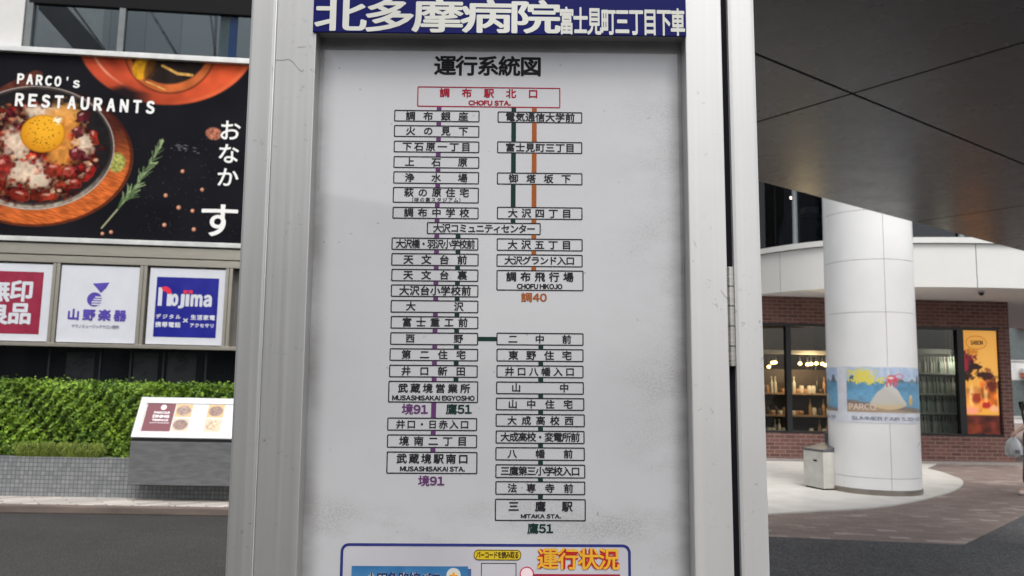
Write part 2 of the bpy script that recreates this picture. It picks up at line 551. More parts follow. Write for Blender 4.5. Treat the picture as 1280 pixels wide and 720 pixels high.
# station plates: scale, box (x0,x1,y0,y1), name, name extent (x0,x1,y0,y1), second line, its extent
ST = [
 (R4, (78, 444, 164, 214), '調布銀座', (130, 393, 172, 208)),
 (R4, (77, 443, 229, 280), '火の見下', (130, 393, 236, 272)),
 (R4, (76, 443, 296, 346), '下石原一丁目', (115, 404, 303, 339)),
 (R4, (75, 443, 362, 413), '上石原', (126, 390, 369, 405)),
 (R4, (74, 442, 427, 480), '浄水場', (126, 390, 436, 472)),
 (R4, (72, 441, 494, 562), '萩の原住宅', (123, 397, 500, 536), '(味の素スタジアム)', (155, 362, 539, 557)),
 (R4, (71, 440, 579, 630), '調布中学校', (122, 397, 586, 622)),
 (R4, (218, 706, 645, 697), '大沢コミュニティセンター', (247, 682, 653, 690)),
 (R4, (521, 884, 171, 219), '電気通信大学前', (557, 850, 177, 213)),
 (R4, (519, 884, 299, 350), '富士見町三丁目', (557, 850, 307, 343)),
 (R4, (518, 885, 432, 484), '御塔坂下', (571, 833, 440, 476)),
 (R4, (518, 885, 579, 633), '大沢四丁目', (568, 836, 588, 625)),
 (R5, (70, 461, 62, 118), '大沢橋・羽沢小学校前', (91, 444, 71, 110)),
 (R5, (69, 462, 132, 189), '天文台前', (126, 408, 141, 181)),
 (R5, (69, 461, 203, 259), '天文台裏', (125, 408, 211, 250)),
 (R5, (67, 461, 273, 329), '大沢台小学校前', (107, 426, 281, 321)),
 (R5, (66, 461, 343, 400), '大沢', (137, 392, 352, 391)),
 (R5, (66, 461, 415, 472), '富士重工前', (120, 411, 424, 463)),
 (R5, (64, 460, 488, 545), '西野', (135, 390, 497, 535)),
 (R5, (61, 460, 560, 617), '第二住宅', (117, 402, 569, 608)),
 (R5, (59, 458, 634, 691), '井口新田', (116, 401, 643, 682)),
 (R5, (543, 930, 66, 122), '大沢五丁目', (595, 877, 75, 114)),
 (R5, (542, 930, 137, 194), '大沢グランド入口', (580, 893, 147, 184)),
 (R5, (542, 934, 208, 301), '調布飛行場', (588, 887, 218, 260), 'CHOFU HIKOJO', (634, 839, 269, 293)),
 (R5, (542, 934, 490, 547), '二中前', (597, 877, 500, 538)),
 (R5, (542, 934, 562, 620), '東野住宅', (598, 879, 572, 612)),
 (R5, (542, 934, 636, 693), '井口八幡入口', (582, 892, 646, 684)),
 (R6, (50, 418, 53, 142), '武蔵境営業所', (92, 383, 65, 102), 'MUSASHISAKAI EIGYOSHO', (66, 404, 112, 133)),
 (R6, (46, 414, 203, 257), '井口・日赤入口', (84, 379, 214, 248)),
 (R6, (45, 414, 272, 327), '境南二丁目', (97, 371, 281, 318)),
 (R6, (43, 415, 342, 433), '武蔵境駅南口', (86, 376, 352, 391), 'MUSASHISAKAI STA.', (98, 364, 402, 423)),
 (R6, (491, 850, 56, 108), '山中', (556, 787, 64, 99)),
 (R6, (490, 852, 122, 174), '山中住宅', (542, 803, 131, 166)),
 (R6, (489, 854, 188, 241), '大成高校西', (539, 807, 198, 233)),
 (R6, (489, 853, 256, 310), '大成高校・変電所前', (511, 832, 265, 301)),
 (R6, (488, 854, 324, 379), '八幡前', (540, 803, 334, 369)),
 (R6, (488, 856, 394, 451), '三鷹第三小学校入口', (511, 833, 404, 440)),
 (R6, (488, 856, 463, 519), '法専寺前', (540, 805, 474, 510)),
 (R6, (486, 858, 535, 626), '三鷹駅', (543, 802, 546, 587), 'MITAKA STA.', (592, 757, 597, 615)),
]
def box_px(sc_, b):
    (x0, y0), (x1, y1) = sc_(b[0], b[2]), sc_(b[1], b[3])
    xm, ym = (x0 + x1) / 2, (y0 + y1) / 2
    return B(x0, ym)[0], B(x1, ym)[0], B(xm, y1)[1], B(xm, y0)[1]
LW = .00145
def frame_box(mb, x0, x1, y0, y1, z, lw=LW, r=.0016):
    mb.ring(rrect(x0, x1, y0, y1, r, 3), rrect(x0 + lw, x1 - lw, y0 + lw, y1 - lw, max(r - lw, .0003), 3), z)
spans = []
for row in ST:
    s_, b, name, e = row[:4]
    x0, x1, y0, y1 = box_px(s_, b)
    spans.append((x0, x1, y0, y1))
    mb = MB()
    frame_box(mb, x0, x1, y0, y1, ZI)
    tx0, tx1, ty0, ty1 = box_px(s_, e)
    big = len(row) > 4 and row[4][0] != '('
    mb.text(spaced(name, tx0, tx1, ty0, ty1, .036 if big else .029, 1, 3), ZI)
    if len(row) > 4:
        q = box_px(s_, row[5])
        if row[4][0] == '(':
            mb.text(spaced('味の素スタジアム', q[0] + .003, q[1] - .003, q[2], q[3], .02, 1, 2), ZI)
            mb.text(fitted('(', q[0], q[0] + .0018, q[2] - .0003, q[3] + .0003, .02), ZI)
            mb.text(fitted(')', q[1] - .0018, q[1], q[2] - .0003, q[3] + .0003, .02), ZI)
        else:
            mb.text(fitted(row[4], *q, .06), ZI)
    stop.part('station_plate', mb, INK, map_sheet)
# the red terminus plate
x0, x1, y0, y1 = box_px(R4, (177, 790, 65, 152))
spans.append((x0, x1, y0, y1))
mb = MB()
frame_box(mb, x0, x1, y0, y1, ZI)
mb.text(spaced('調布駅北口', *box_px(R4, (275, 693, 73, 111)), .034, 1, 3), ZI)
mb.text(fitted('CHOFU STA.', *box_px(R4, (396, 578, 122, 144)), .065), ZI)
stop.part('terminus_plate', mb, RED, map_sheet)
# route lines run between the plates, never through them
def vline(name, mat, px, ya, yb, wpx=6.2):
    x = B(px, (ya + yb) / 2)[0]
    top, bot = B(px, ya)[1], B(px, yb)[1]
    hit = sorted([(s[3], s[2]) for s in spans if s[0] < x < s[1] and s[2] < top and s[3] > bot], reverse=True)
    cur = top
    for hi, lo in hit + [(bot, bot)]:
        if cur - hi > .0004: stop.part(name, MB().rect(x - wpx / 2000, x + wpx / 2000, hi, cur, ZI), mat, map_sheet)
        cur = min(cur, lo)
vline('route_line', PURPLE, 545, 130, 570)
vline('route_line', GREEN, 571.3, 290, 480)
vline('route_line', GREEN, 641.8, 130, 282)
vline('route_line', ORANGE, 667.6, 130, 342)
vline('route_line', GREEN, 675.8, 420, 630)
a, b = B(597.6, 423.6), B(621, 423.6)
stop.part('route_line', MB().rect(a[0], b[0], a[1] - .0027, a[1] + .0027, ZI), GREEN, map_sheet)
# route numbers
for s_, e, kan, num, mat in ((R5, (655, 769, 310, 352), '調', '40', ORANGE), (R6, (108, 213, 148, 190), '境', '91', PURPLE),
                             (R6, (288, 392, 148, 190), '鷹', '51', GREEN), (R6, (175, 280, 441, 483), '境', '91', PURPLE), (R6, (621, 725, 636, 678), '鷹', '51', GREEN)):
    x0, x1, y0, y1 = box_px(s_, e)
    xm = x0 + (x1 - x0) * .43
    mb = MB().text(spaced(kan, x0, xm - .0008, y0, y1, .03, 1, 3), ZI)
    mb.text(fitted(num, xm, x1, y0 + (y1 - y0) * .06, y1 - (y1 - y0) * .04, .05), ZI)
    stop.part('route_number', mb, mat, map_sheet)

# blue header strip fixed over the top of the door
u0, u1 = B(391.5, 20, .003)[0], B(857.5, 25, .003)[0]
v0, v1 = B(628, 42.5, .003)[1], B(628, -4, .003)[1]
strip = stop.part('header_strip', MB().box(u0, u1, v0, v1, .0004, .003), plain('navy_film', rgb(12, 16, 84), .5, spec=.1), bevel=.0006)
WHITE_F = plain('white_film', rgb(196, 196, 188), .5)
H = lambda x, y: B(x, y, .0033)
stop.part('lettering', MB().text(spaced('北多摩病院', H(396.5, 20)[0], H(697.5, 20)[0], H(546, 40.5)[1], H(546, .5)[1], .027, 2, 5, 8, True), .0033), WHITE_F, strip)
stop.part('lettering', MB().text(spaced('富士見町三丁目下車', H(700, 26)[0], H(855.5, 26)[0], H(778, 44)[1], H(778, 11)[1], .030, 1, 4, 8), .0033), WHITE_F, strip)

# notice below the map: blue rounded border, yellow pill, red heading, blue card
n0, n1, ny1, ny0 = B(425.5, 700)[0], B(788.5, 700)[0], B(607, 679.5)[1], LOW + .10
notice = stop.part('notice_panel', MB().prism(rrect(n0, n1, ny0, ny1, .010), ZI - .0001, ZI), plain('notice_paper', rgb(178, 176, 181), .4, coat=.5))
ZN = ZI + .0003
mb = MB().ring(rrect(n0, n1, ny0, ny1, .010), rrect(n0 + .0034, n1 - .0034, ny0 + .0034, ny1 - .0034, .0068), ZN)
stop.part('border', mb, ink('border_blue', 44, 50, 110), notice)
q = (B(592.3, 693)[0], B(651.5, 693)[0], B(622, 700)[1], B(622, 687)[1])
pill = stop.part('yellow_pill', MB().prism(rrect(*q, .0055), ZN - .0001, ZN), ink('pill_yellow', 196, 168, 40), notice)
mb = MB().ring(rrect(*q, .0055), rrect(q[0] + .0008, q[1] - .0008, q[2] + .0008, q[3] - .0008, .0048), ZN + .0003)
mb.text(spaced('バーコードを読み取る', q[0] + .003, q[1] - .003, q[2] + .0022, q[3] - .0022, .03, 1, 2), ZN + .0003)
stop.part('lettering', mb, ink('pill_ink', 60, 48, 24), pill)
q = (B(672.5, 700)[0], B(773, 700)[0], B(722, 712)[1], B(722, 686)[1])
stop.part('heading_outline', MB().text(spaced('運行状況', *q, .095, 2, 4, 10), ZN), ink('heading_red', 166, 40, 36), notice)
stop.part('heading', MB().text(spaced('運行状況', *q, .022, 1, 4), ZN + .0004), ink('heading_yellow', 212, 160, 52), notice)
q = (B(439.5, 715)[0], B(585, 715)[0], ny0 + .03, B(512, 707.5)[1])
stop.part('card_shade', MB().rect(q[0] + .004, q[1] + .004, q[2], q[3] - .003, ZN - .0002), ink('card_shadow_blue', 62, 88, 132), notice)  # the card's shadow, laid in as an offset darker blue rectangle
def card_fn(U, V):
    t = np.clip((q[3] - V) / .05, 0, 1)[..., None]
    img = np.array([46, 100, 146]) * (1 - t) + np.array([104, 148, 182]) * t
    return img + (vnoise(U * 1000, V * 1000, 9, 5)[..., None] - .5) * 14
gm, gc = grid_print(*q, 60, 60, card_fn, ZN + .0002)
card = stop.part('blue_card', gm, printed('card_print'), notice)
put_print(card, gc)
w = (B(458, 722)[0], B(552, 722)[0], B(505, 733)[1], B(505, 715.5)[1])
stop.part('lettering_outline', MB().text(spaced('小田急路線バス', *w, .08, 1, 3, 8), ZN + .0005), WHITE_F, card)
stop.part('lettering', MB().text(spaced('小田急路線バス', *w, .03, 1, 3), ZN + .0009), ink('card_navy', 34, 48, 92), card)
c = B(567, 719)
stop.part('badge', MB().prism(circ(c[0], c[1], .0088), ZN + .0004, ZN + .0006), WHITE_F, card)
stop.part('badge_emblem', MB().prism([(c[0] - .005, c[1] + .001), (c[0] - .0016, c[1] + .001), (c[0] - .0016, c[1] + .0034), (c[0] + .0016, c[1] + .0034), (c[0] + .0016, c[1] + .001), (c[0] + .005, c[1] + .001), (c[0] + .005, c[1] - .006), (c[0] - .005, c[1] - .006)], ZN + .0006, ZN + .0009), ink('emblem_orange', 214, 150, 52), card)
q = (B(601.3, 712)[0], B(645.5, 712)[0], B(623, 748)[1], B(623, 703.5)[1])
mb = MB(); frame_box(mb, *q, ZN, .0009, .0005)
stop.part('square_frame', mb, INK_BOX, notice)
q = (B(658, 722)[0], B(775, 722)[0], B(716, 740)[1], B(716, 717.5)[1])
stop.part('red_band', MB().rect(*q, ZN), ink('band_red', 148, 34, 58), notice)
c = B(658.5, 717)
stop.part('round_mark', MB().prism(circ(c[0], c[1], .0088), ZN + .0002, ZN + .0004), ink('mark_pink', 228, 205, 208), notice)
stop.part('round_mark', MB().ring(circ(c[0], c[1], .0088), circ(c[0], c[1], .0075), ZN + .0007), ink('mark_red', 178, 44, 72), notice)

# fixings and scratches on the frame
rsx = random.Random(8)
scr = MB()
def scratch(pts, w, z):
    for a, b in zip(pts[:-1], pts[1:]):
        a, b = np.array(a), np.array(b); d = b - a; L = np.linalg.norm(d)
        if L < 1e-6: continue
        n = np.array([-d[1], d[0]]) / L * w
        scr.quad((*(a - n), z), (*(b - n), z), (*(b + n), z), (*(a + n), z))
scratch([B(x, y, 0) for x, y in ((344, 75), (353, 75.5), (361, 74), (367, 78), (372, 85), (377, 90), (380, 87))], .00035, .0003)
scratch([B(x, y, 0) for x, y in ((372, 59), (382, 58.5))], .0003, .0003)
scratch([B(x, y, 0) for x, y in ((901, 363), (905, 369), (909, 373))], .0003, .0003)
for i in range(26):
    x = rsx.choice([rsx.uniform(336, 382), rsx.uniform(866, 906)]); y = rsx.uniform(60, 700)
    scratch([B(x, y, 0), B(x + rsx.uniform(-5, 5), y + rsx.uniform(-3, 9), 0)], .00018, .0003)
stop.part('scratches', scr, plain('scratch_dark', (.21, .205, .2), .6))
# ================================================================== GROUND AND PAVING
def asphalt(name, c0, c1, tint):
    t = NT(name)
    v = t.coords()
    g = t.noise(v, 58, 4, .9)
    big = t.noise(v, .7, 4)
    mid = t.noise(v, 9, 5, .65)
    c = t.ramp(g, [(.40, tuple(c0 * k for k in tint)), (.5, tuple((c0 * .6 + c1 * .4) * k for k in tint)), (.60, tuple(c1 * k for k in tint))])
    c = t.mix(t.ramp(big, [(.35, 0.0), (.65, .3)]), c, tuple(c0 * .75 * k for k in tint))
    c = t.mix(t.ramp(mid, [(.5, 0.0), (.75, .25)]), c, tuple(c1 * 1.1 * k for k in tint))
    t.base(c).set(rough=.9, spec=.3)
    t.bump(g, .5, .006)
    return t.m
mb = MB().box(-120, 120, -120, 140, -1.2, 0)
single('ground', mb, asphalt('asphalt_worn', .010, .078, (1, .97, .94)), kind='structure')

# dark new asphalt of the carriageway in front of the paving
asph = [on_z(968, 672), on_z(1205, 682), on_z(1280, 645)]
d = (asph[2] - asph[1]) / np.linalg.norm(asph[2] - asph[1])
far = asph[2] + d * 14
dl = (asph[0] - asph[1]) / np.linalg.norm(asph[0] - asph[1])
lf = asph[0] + dl * 3.2
single('road', MB().prism([(lf[0], lf[1]), (lf[0] - 1, 2.5), (30, 2.5), (far[0] + 6, far[1]), (far[0], far[1]), (asph[1][0], asph[1][1])], .004, .008),
       asphalt('asphalt_dark', .02, .16, (1, 1.0, 1.02)), kind='structure')

def brick_floor():
    t = NT('brick_paving')
    v = t.coords(rot=(0, 0, rad(8)))
    b = t.n('ShaderNodeTexBrick')
    t.l(v, b.inputs['Vector'])
    for k, x in (('Scale', 1.0), ('Mortar Size', .0022), ('Mortar Smooth', .2), ('Bias', -.1), ('Brick Width', .21), ('Row Height', .105)):
        b.inputs[k].default_value = x
    b.inputs['Color1'].default_value = (.17, .128, .113, 1)
    b.inputs['Color2'].default_value = (.235, .18, .16, 1)
    b.inputs['Mortar'].default_value = (.07, .055, .05, 1)
    # a few paler bricks scattered through: second lookup on the same bond with hard steps
    b2 = t.n('ShaderNodeTexBrick'); t.l(v, b2.inputs['Vector'])
    for k, x in (('Scale', 1.0), ('Mortar Size', .0022), ('Bias', 0), ('Brick Width', .21), ('Row Height', .105)):
        b2.inputs[k].default_value = x
    b2.offset = .5; b2.inputs['Color1'].default_value = (0, 0, 0, 1); b2.inputs['Color2'].default_value = (1, 1, 1, 1); b2.inputs['Mortar'].default_value = (0, 0, 0, 1)
    pale = t.ramp(b2.outputs['Color'], [(.86, 0.0), (.92, .75)])
    patch = t.ramp(t.noise(t.coords(), .9, 3), [(.42, .15), (.6, 1.0)])
    m = t.n('ShaderNodeMath', operation='MULTIPLY'); t.l(pale, m.inputs[0]); t.l(patch, m.inputs[1])
    c = t.mix(m.outputs[0], b.outputs['Color'], (.40, .34, .31))
    c = t.mix(t.ramp(t.noise(t.coords(), 3, 5), [(.4, 0.0), (.75, .35)]), c, (.2, .16, .14))
    t.base(c).set(rough=.8)
    t.bump(b.outputs['Fac'], -.25, .004)
    return t.m
single('paving', MB().prism([(lf[0], lf[1]), (asph[1][0], asph[1][1]), (far[0], far[1]), (40, 60), (-1.0, 60), (-1.0, 9.5)], .0005, .004), brick_floor(), kind='structure')

edge = [on_z(*p) for p in ((966.6, 644), (1020, 641), (1083, 637.7), (1120, 633), (1152, 627), (1178, 620), (1196, 614), (1205, 607), (1203, 601), (1193, 597.5), (1179, 592), (1158, 587))]
pts = [(p[0], p[1]) for p in edge]
# smooth the kerb line
for _ in range(2):
    q = [pts[0]]
    for a, b in zip(pts[:-1], pts[1:]):
        q += [(a[0] * .75 + b[0] * .25, a[1] * .75 + b[1] * .25), (a[0] * .25 + b[0] * .75, a[1] * .25 + b[1] * .75)]
    pts = q + [pts[-1]]
e0 = np.array(pts[0]); e1 = np.array(pts[1])
s0 = e0 - (e1 - e0) / np.linalg.norm(e1 - e0) * 3.5
slab = [tuple(s0)] + pts + [(8.9, 16.95), (-.5, 16.6), (-.5, 9.2)]
SLAB = plain('pale_granite_slab', (.49, .472, .44), .75, var=.1, scale=3, bump=.1, bscale=60)
single('pavement', MB().prism(slab, .004, .03), SLAB, kind='structure', bevel=.006)

# ================================================================== FAR SIDE OF THE ROAD: kerb strip, planter, hedge, menu stand
PL = upright(-4.62, 9.63, 1.6)                      # face of the planter wall, origin on the ground
plz = lambda px, py, w=0: PL.at(px, py, w)
z_strip = plz(120, 621.5)[1]
z_ptop = plz(80, 571.5)[1]
def stripes():
    t = NT('sidewalk_slabs')
    v = t.coords(rot=(0, 0, rad(-38)), scale=(1, 1, 1))
    b = t.n('ShaderNodeTexBrick'); t.l(v, b.inputs['Vector'])
    for k, x in (('Scale', 1.0), ('Mortar Size', .006), ('Mortar Smooth', .1), ('Bias', 0), ('Brick Width', .6), ('Row Height', .12)):
        b.inputs[k].default_value = x
    b.inputs['Color1'].default_value = (.52, .48, .43, 1); b.inputs['Color2'].default_value = (.27, .25, .23, 1); b.inputs['Mortar'].default_value = (.10, .09, .085, 1)
    t.base(t.mix(t.ramp(t.noise(t.coords(), 4, 4), [(.4, 0.0), (.7, .3)]), b.outputs['Color'], (.4, .37, .34))).set(rough=.8)
    return t.m
wk = None
for w in np.linspace(.1, 1.4, 131):                # where the strip's front edge shows on its level
    d_ = ray(130, 631); P = C0 + d_ * ((z_strip - EYE) / d_[2])
    wk = float((P - PL.O) @ PL.N)
kx0, kx1 = -7.0, 5.2
kb = MB()
kb.add([(kx0, 0, wk), (kx1, 0, wk), (kx1, z_strip, wk), (kx0, z_strip, wk), (kx0, 0, -.3), (kx1, 0, -.3), (kx1, z_strip, -.3), (kx0, z_strip, -.3)],
       [(0, 1, 2, 3), (3, 2, 6, 7), (1, 5, 6, 2), (4, 0, 3, 7)])
def world_mb(fr, mb):
    r = MB(); r.f = mb.f
    r.v = [tuple(fr.O + fr.X * p[0] + fr.Y * p[1] + fr.N * p[2]) for p in mb.v]
    return r
single('sidewalk', world_mb(PL, kb), stripes(), kind='structure', bevel=.004)
single('kerb', world_mb(PL, MB().box(kx0, kx1, 0, z_strip - .004, wk + .001, wk + .12)), plain('brown_kerb_stone', (.13, .1, .085), .8, var=.25, scale=5, stretch=(.5, 2, 2), bump=.2, bscale=50), kind='structure', bevel=.012)

def tile_mat():
    t = NT('mosaic_tile')
    v = t.coords()
    b = t.n('ShaderNodeTexBrick'); t.l(v, b.inputs['Vector'])
    b.offset = 0.0
    for k, x in (('Scale', 1.0), ('Mortar Size', .0032), ('Mortar Smooth', .1), ('Bias', 0), ('Brick Width', .0485), ('Row Height', .0485)):
        b.inputs[k].default_value = x
    b.inputs['Color1'].default_value = (.17, .18, .185, 1); b.inputs['Color2'].default_value = (.255, .26, .262, 1); b.inputs['Mortar'].default_value = (.055, .058, .06, 1)
    t.base(t.mix(t.ramp(t.noise(v, 2.5, 5), [(.4, 0.0), (.75, .3)]), b.outputs['Color'], (.15, .155, .16))).set(rough=.4)
    t.bump(b.outputs['Fac'], -.3, .003)
    return t.m
tw = Thing('planter_wall', 'low planter wall faced with small grey square mosaic tiles under the hedge', 'planter', PL, (0, z_strip, 0))
tw.part('tiled_face', MB().box(-6.8, 5, z_strip - .02, z_ptop, -.12, 0), tile_mat())
tw.part('back_wall', MB().box(-6.8, 5, z_strip - .02, z_ptop, -1.0, -.9), plain('planter_concrete', (.3, .3, .29), .8))
tw.part('soil', MB().box(-6.8, 5, z_strip, z_ptop - .035, -.9, -.121), plain('soil', (.05, .035, .025), .95, var=.4, scale=40))

# clipped hedge: several thousand small leaves through the outer layer of a box, a plain dark core box inside
rng = np.random.RandomState(4)
hz1 = plz(100, 479, -.2)[1]
hz0 = z_ptop - .01
def leaf_mat(name, dark, lite):
    t = NT(name)
    a = t.n('ShaderNodeAttribute', attribute_name='leaf')
    t.base(t.ramp(a.outputs['Fac'], [(0, dark), (1, lite)])).set(rough=.55, spec=.3)
    try:
        t.b.inputs['Transmission Weight'].default_value = 0
    except KeyError: pass
    return t.m
def leaves(n, fn, size, tone, lay=0.35):
    mb = MB(); val = []
    for i in range(n):
        p, nrm = fn()
        L = size * rng.uniform(.5, 1.45); W = L * rng.uniform(.45, .65)
        a = Vector(rng.normal(size=3)); nn = (Vector(nrm) + Vector(rng.normal(size=3)) * lay).normalized()
        a = (a - nn * a.dot(nn)).normalized(); b = nn.cross(a)
        c = Vector(p)
        mb.add([c - a * L * .5, c + b * W * .5 + nn * L * .06, c + a * L * .5, c - b * W * .5 + nn * L * .06], [(0, 1, 2), (0, 2, 3)])
        val += [tone(p)] * 4
    return mb, val
HX0, HX1, HW0, HW1 = -6.6, 4.6, -.84, -.10
def bulge(x, y):
    return .04 * math.sin(x * 3.1 + y * 2) + .03 * math.sin(x * 7.7 + 1.3 + y * 5) + .03 * math.sin(x * 19 + y * 13) + .025 * math.sin(x * 41 - y * 37)
def hedge_pt():
    r = rng.rand()
    x = rng.uniform(HX0, HX1) if rng.rand() < .35 else rng.uniform(-2.2 - 1.6, 2.2)
    dep = abs(rng.normal()) * .05
    if r < .66:
        y = hz0 + (hz1 - hz0) * rng.rand() ** .9
        rnd = max(0, (y - (hz1 - .1)) / .1) ** 2 * .07
        return (x, y, HW1 + bulge(x, y) - dep - rnd), (0, .35, 1)
    z = rng.uniform(HW0, HW1 - .02)
    return (x, hz1 + bulge(x, z * 3) * .45 - dep + (rng.rand() < .08) * rng.uniform(0, .06), z), (0, 1, .1)
def hedge_tone(p):
    return float(np.clip(rng.normal(.42, .27) + .12 * math.sin(p[0] * 5 + p[1] * 9), 0, 1))
core = MB().box(HX0 + .05, HX1 - .05, hz0, hz1 - .11, HW0 + .08, HW1 - .13)
hm, hv = leaves(60000, hedge_pt, .042, hedge_tone, .5)
hedge = Thing('hedge', 'clipped leafy green hedge growing in the grey tiled planter', 'hedge', PL, (0, z_ptop - .035, -.45))
fo = hedge.part('foliage', hm, leaf_mat('hedge_leaf', (.024, .068, .006), (.25, .40, .03)))
at = fo.data.attributes.new('leaf', 'FLOAT', 'POINT'); at.data.foreach_set('value', np.array(hv, np.float32))
hedge.part('dark_core', core, plain('core_dark', (.012, .014, .006), .95, var=.5, scale=25))
stems = MB()
for x in np.arange(HX0 + .2, HX1, .4):
    stems.tube((x, z_ptop - .04, -.45), (x + .03, hz0 + .12, -.45), .012, n=6)
hedge.part('stems', stems, plain('bark', (.06, .045, .03), .9))
# grass edging between hedge and tiles
gm_ = MB(); gv = []
gx0, gx1 = plz(20, 568)[0], plz(122, 568)[0]
for i in range(1500):
    x = rng.uniform(gx0, gx1)
    if rng.rand() > .35 + .65 * abs(math.sin((x - gx0) * 5.2 + .5)): continue
    z = rng.uniform(-.10, -.015)
    h = rng.uniform(.08, .21); lean = rng.normal(0, .09); out = rng.uniform(.0, .09)
    y = z_ptop - .035
    w_ = .0035
    p0, p1, p2 = (x, y, z), (x + lean * .5, y + h, z + out * .4), (x + lean, y + h * rng.uniform(.6, 1.0), z + out)
    gm_.add([(p0[0] - w_, p0[1], p0[2]), (p0[0] + w_, p0[1], p0[2]), (p1[0] + w_, p1[1], p1[2]), (p1[0] - w_, p1[1], p1[2]), p2], [(0, 1, 2, 3), (3, 2, 4)])
    gv += [rng.rand()] * 5
go = single('grass', gm_, leaf_mat('sedge_leaf', (.055, .085, .012), (.22, .28, .045)), 'yellow green grass edging below the hedge', 'grass', PL, (0, z_ptop - .035, -.05), kind='stuff')
at = go.data.attributes.new('leaf', 'FLOAT', 'POINT'); at.data.foreach_set('value', np.array(gv, np.float32))

# menu stand: grey stone block hung in front of the planter, sloping white display on top
KW = .30
ka = PL.at(163.5, 546.5, KW); kbm = PL.at(163, 606, KW)
kx = ka[0]; KX1 = kx + 2.35
kst = Thing('menu_stand', 'grey stone menu stand with a sloping white framed food display', 'display stand', PL, (kx + 1.17, kbm[1], KW - .1))
STONE = plain('grey_granite', (.125, .127, .13), .5, var=.2, scale=7, stretch=(1, 5, 1), bump=.05, bscale=30)
kst.part('stone_block', MB().box(kx, KX1, kbm[1], ka[1] - .045, .004, KW), STONE, bevel=.006)
yb = ka[1]
# the sloping desk has a frame of its own
slope_back = None
best = None
for dw in np.linspace(.1, .6, 51):
    q = PL.at(178, 496.5, KW - dw)
    if best is None or abs(q[0] - kx) < best[0]: best = (abs(q[0] - kx), dw, q[1])
dw, yt = max(best[1], .22), PL.at(178, 496.5, KW - max(best[1], .22))[1]
Ls = math.hypot(dw, yt - yb)
Ydir = (PL.Y * (yt - yb) - PL.N * dw) / Ls
DESK = Frame(PL.O + PL.X * kx + PL.Y * yb + PL.N * KW, PL.X, Ydir, np.cross(PL.X, Ydir))
dk = 2.35
def local(mb):                                     # desk coordinates -> stand coordinates
    r = MB(); r.f = mb.f
    for p in mb.v:
        P = DESK.O + DESK.X * p[0] + DESK.Y * p[1] + DESK.N * p[2] - PL.O
        r.v.append((P @ PL.X, P @ PL.Y, P @ PL.N))
    return r
WPAINT = plain('white_steel', (.64, .64, .645), .35, var=.05)
kst.part('display_tray', local(MB().box(0, dk, 0, Ls, -.05, -.004)), WPAINT, bevel=.004)
fw = .075
fr_ = MB().box(0, dk, 0, fw, -.004, .008).box(0, dk, Ls - fw, Ls, -.004, .008).box(0, fw, fw + .0005, Ls - fw - .0005, -.004, .0075).box(dk - fw, dk, fw + .0005, Ls - fw - .0005, -.004, .0075)
kst.part('display_frame', local(fr_), WPAINT, bevel=.002)
kst.part('glass_strip', MB().box(kx + .01, KX1 - .01, ka[1] - .045, ka[1] - .012, KW - .2, KW - .012), plain('dark_glass_strip', (.03, .03, .03), .08))
kst.part('back_legs', MB().box(kx + .02, KX1 - .02, z_ptop - .03, yt - .03, KW - dw - .012, KW - dw + .01), plain('stand_back', (.4, .4, .4), .5))
D = lambda px, py: DESK.at(px, py, 0)
m0, m1 = D(189, 522)[0], D(215, 522)[0]
pyb, pyt = D(250, 540.5)[1], D(250, 505)[1]
px0, px1 = D(180, 524)[0], dk - fw - .02
cw = D(242, 521)[0] - D(217, 521)[0]
def desk_fn(U, V):
    img = np.ones(U.shape + (3,)) * np.array([206, 207, 208.])
    img = over(img, (118, 66, 74), (U < m1 + .01).astype(float))
    h = (pyt - pyb) / 2
    for k in range(5):
        for r_ in range(2):
            x = m1 + .02 + k * cw * 1.62
            cx, cy = x + cw * .42, pyb + h * (r_ + .5)
            inside = ((abs(U - cx) < cw * .42) & (abs(V - cy) < h * .46)).astype(float)
            base = [(96, 62, 48), (150, 92, 52), (190, 150, 110), (110, 80, 66), (170, 120, 60)][(k * 2 + r_ * 3) % 5]
            img = over(img, (205, 190, 170) if r_ == 0 else (214, 178, 128), inside)
            e = ell(U, V, cx, cy, cw * .36, h * .36)
            tex = vnoise(U * 1000, V * 1000, 14, 3 + k + 7 * r_)
            c_ = np.array(base) * (0.45 + .6 * tex[..., None]) + 72
            m_ = (soft(e, 1, .1) * inside)[..., None]
            img = img * (1 - m_) + c_ * m_
    img = over(img, (245, 240, 240), soft(ell(U, V, (m0 + m1) / 2 - .005, pyt - .052, .032, .032), 1, .1))
    img = over(img, (70, 70, 72), ((V > pyt - .004) | (V < pyb + .004)).astype(float) * .6)
    return np.clip(img, 0, 255)
gm, gc = grid_print(px0, px1, pyb, pyt, 420, 90, desk_fn, .001)
menu = kst.part('menu_print', local(gm), printed('menu_print', .25, coat=.3))
put_print(menu, gc)
mb = MB()
mc, mwid = (m0 + m1) / 2 - .005, (m1 - m0)
mb.text(fitted('PARCO.R', mc - mwid * .40, mc + mwid * .36, pyt - .135, pyt - .105, .06), .003)
mb.text(fitted('DINING', mc - mwid * .42, mc + mwid * .38, pyt - .185, pyt - .150, .07), .003)
mb.text(fitted('TERRACE', mc - mwid * .42, mc + mwid * .38, pyt - .228, pyt - .202, .07), .003)
mb.rect(mc - mwid * .5, mc + mwid * .45, pyt - .252, pyt - .247, .003)
kst.part('lettering', local(mb), plain('menu_white', (.85, .82, .82), .5), menu)

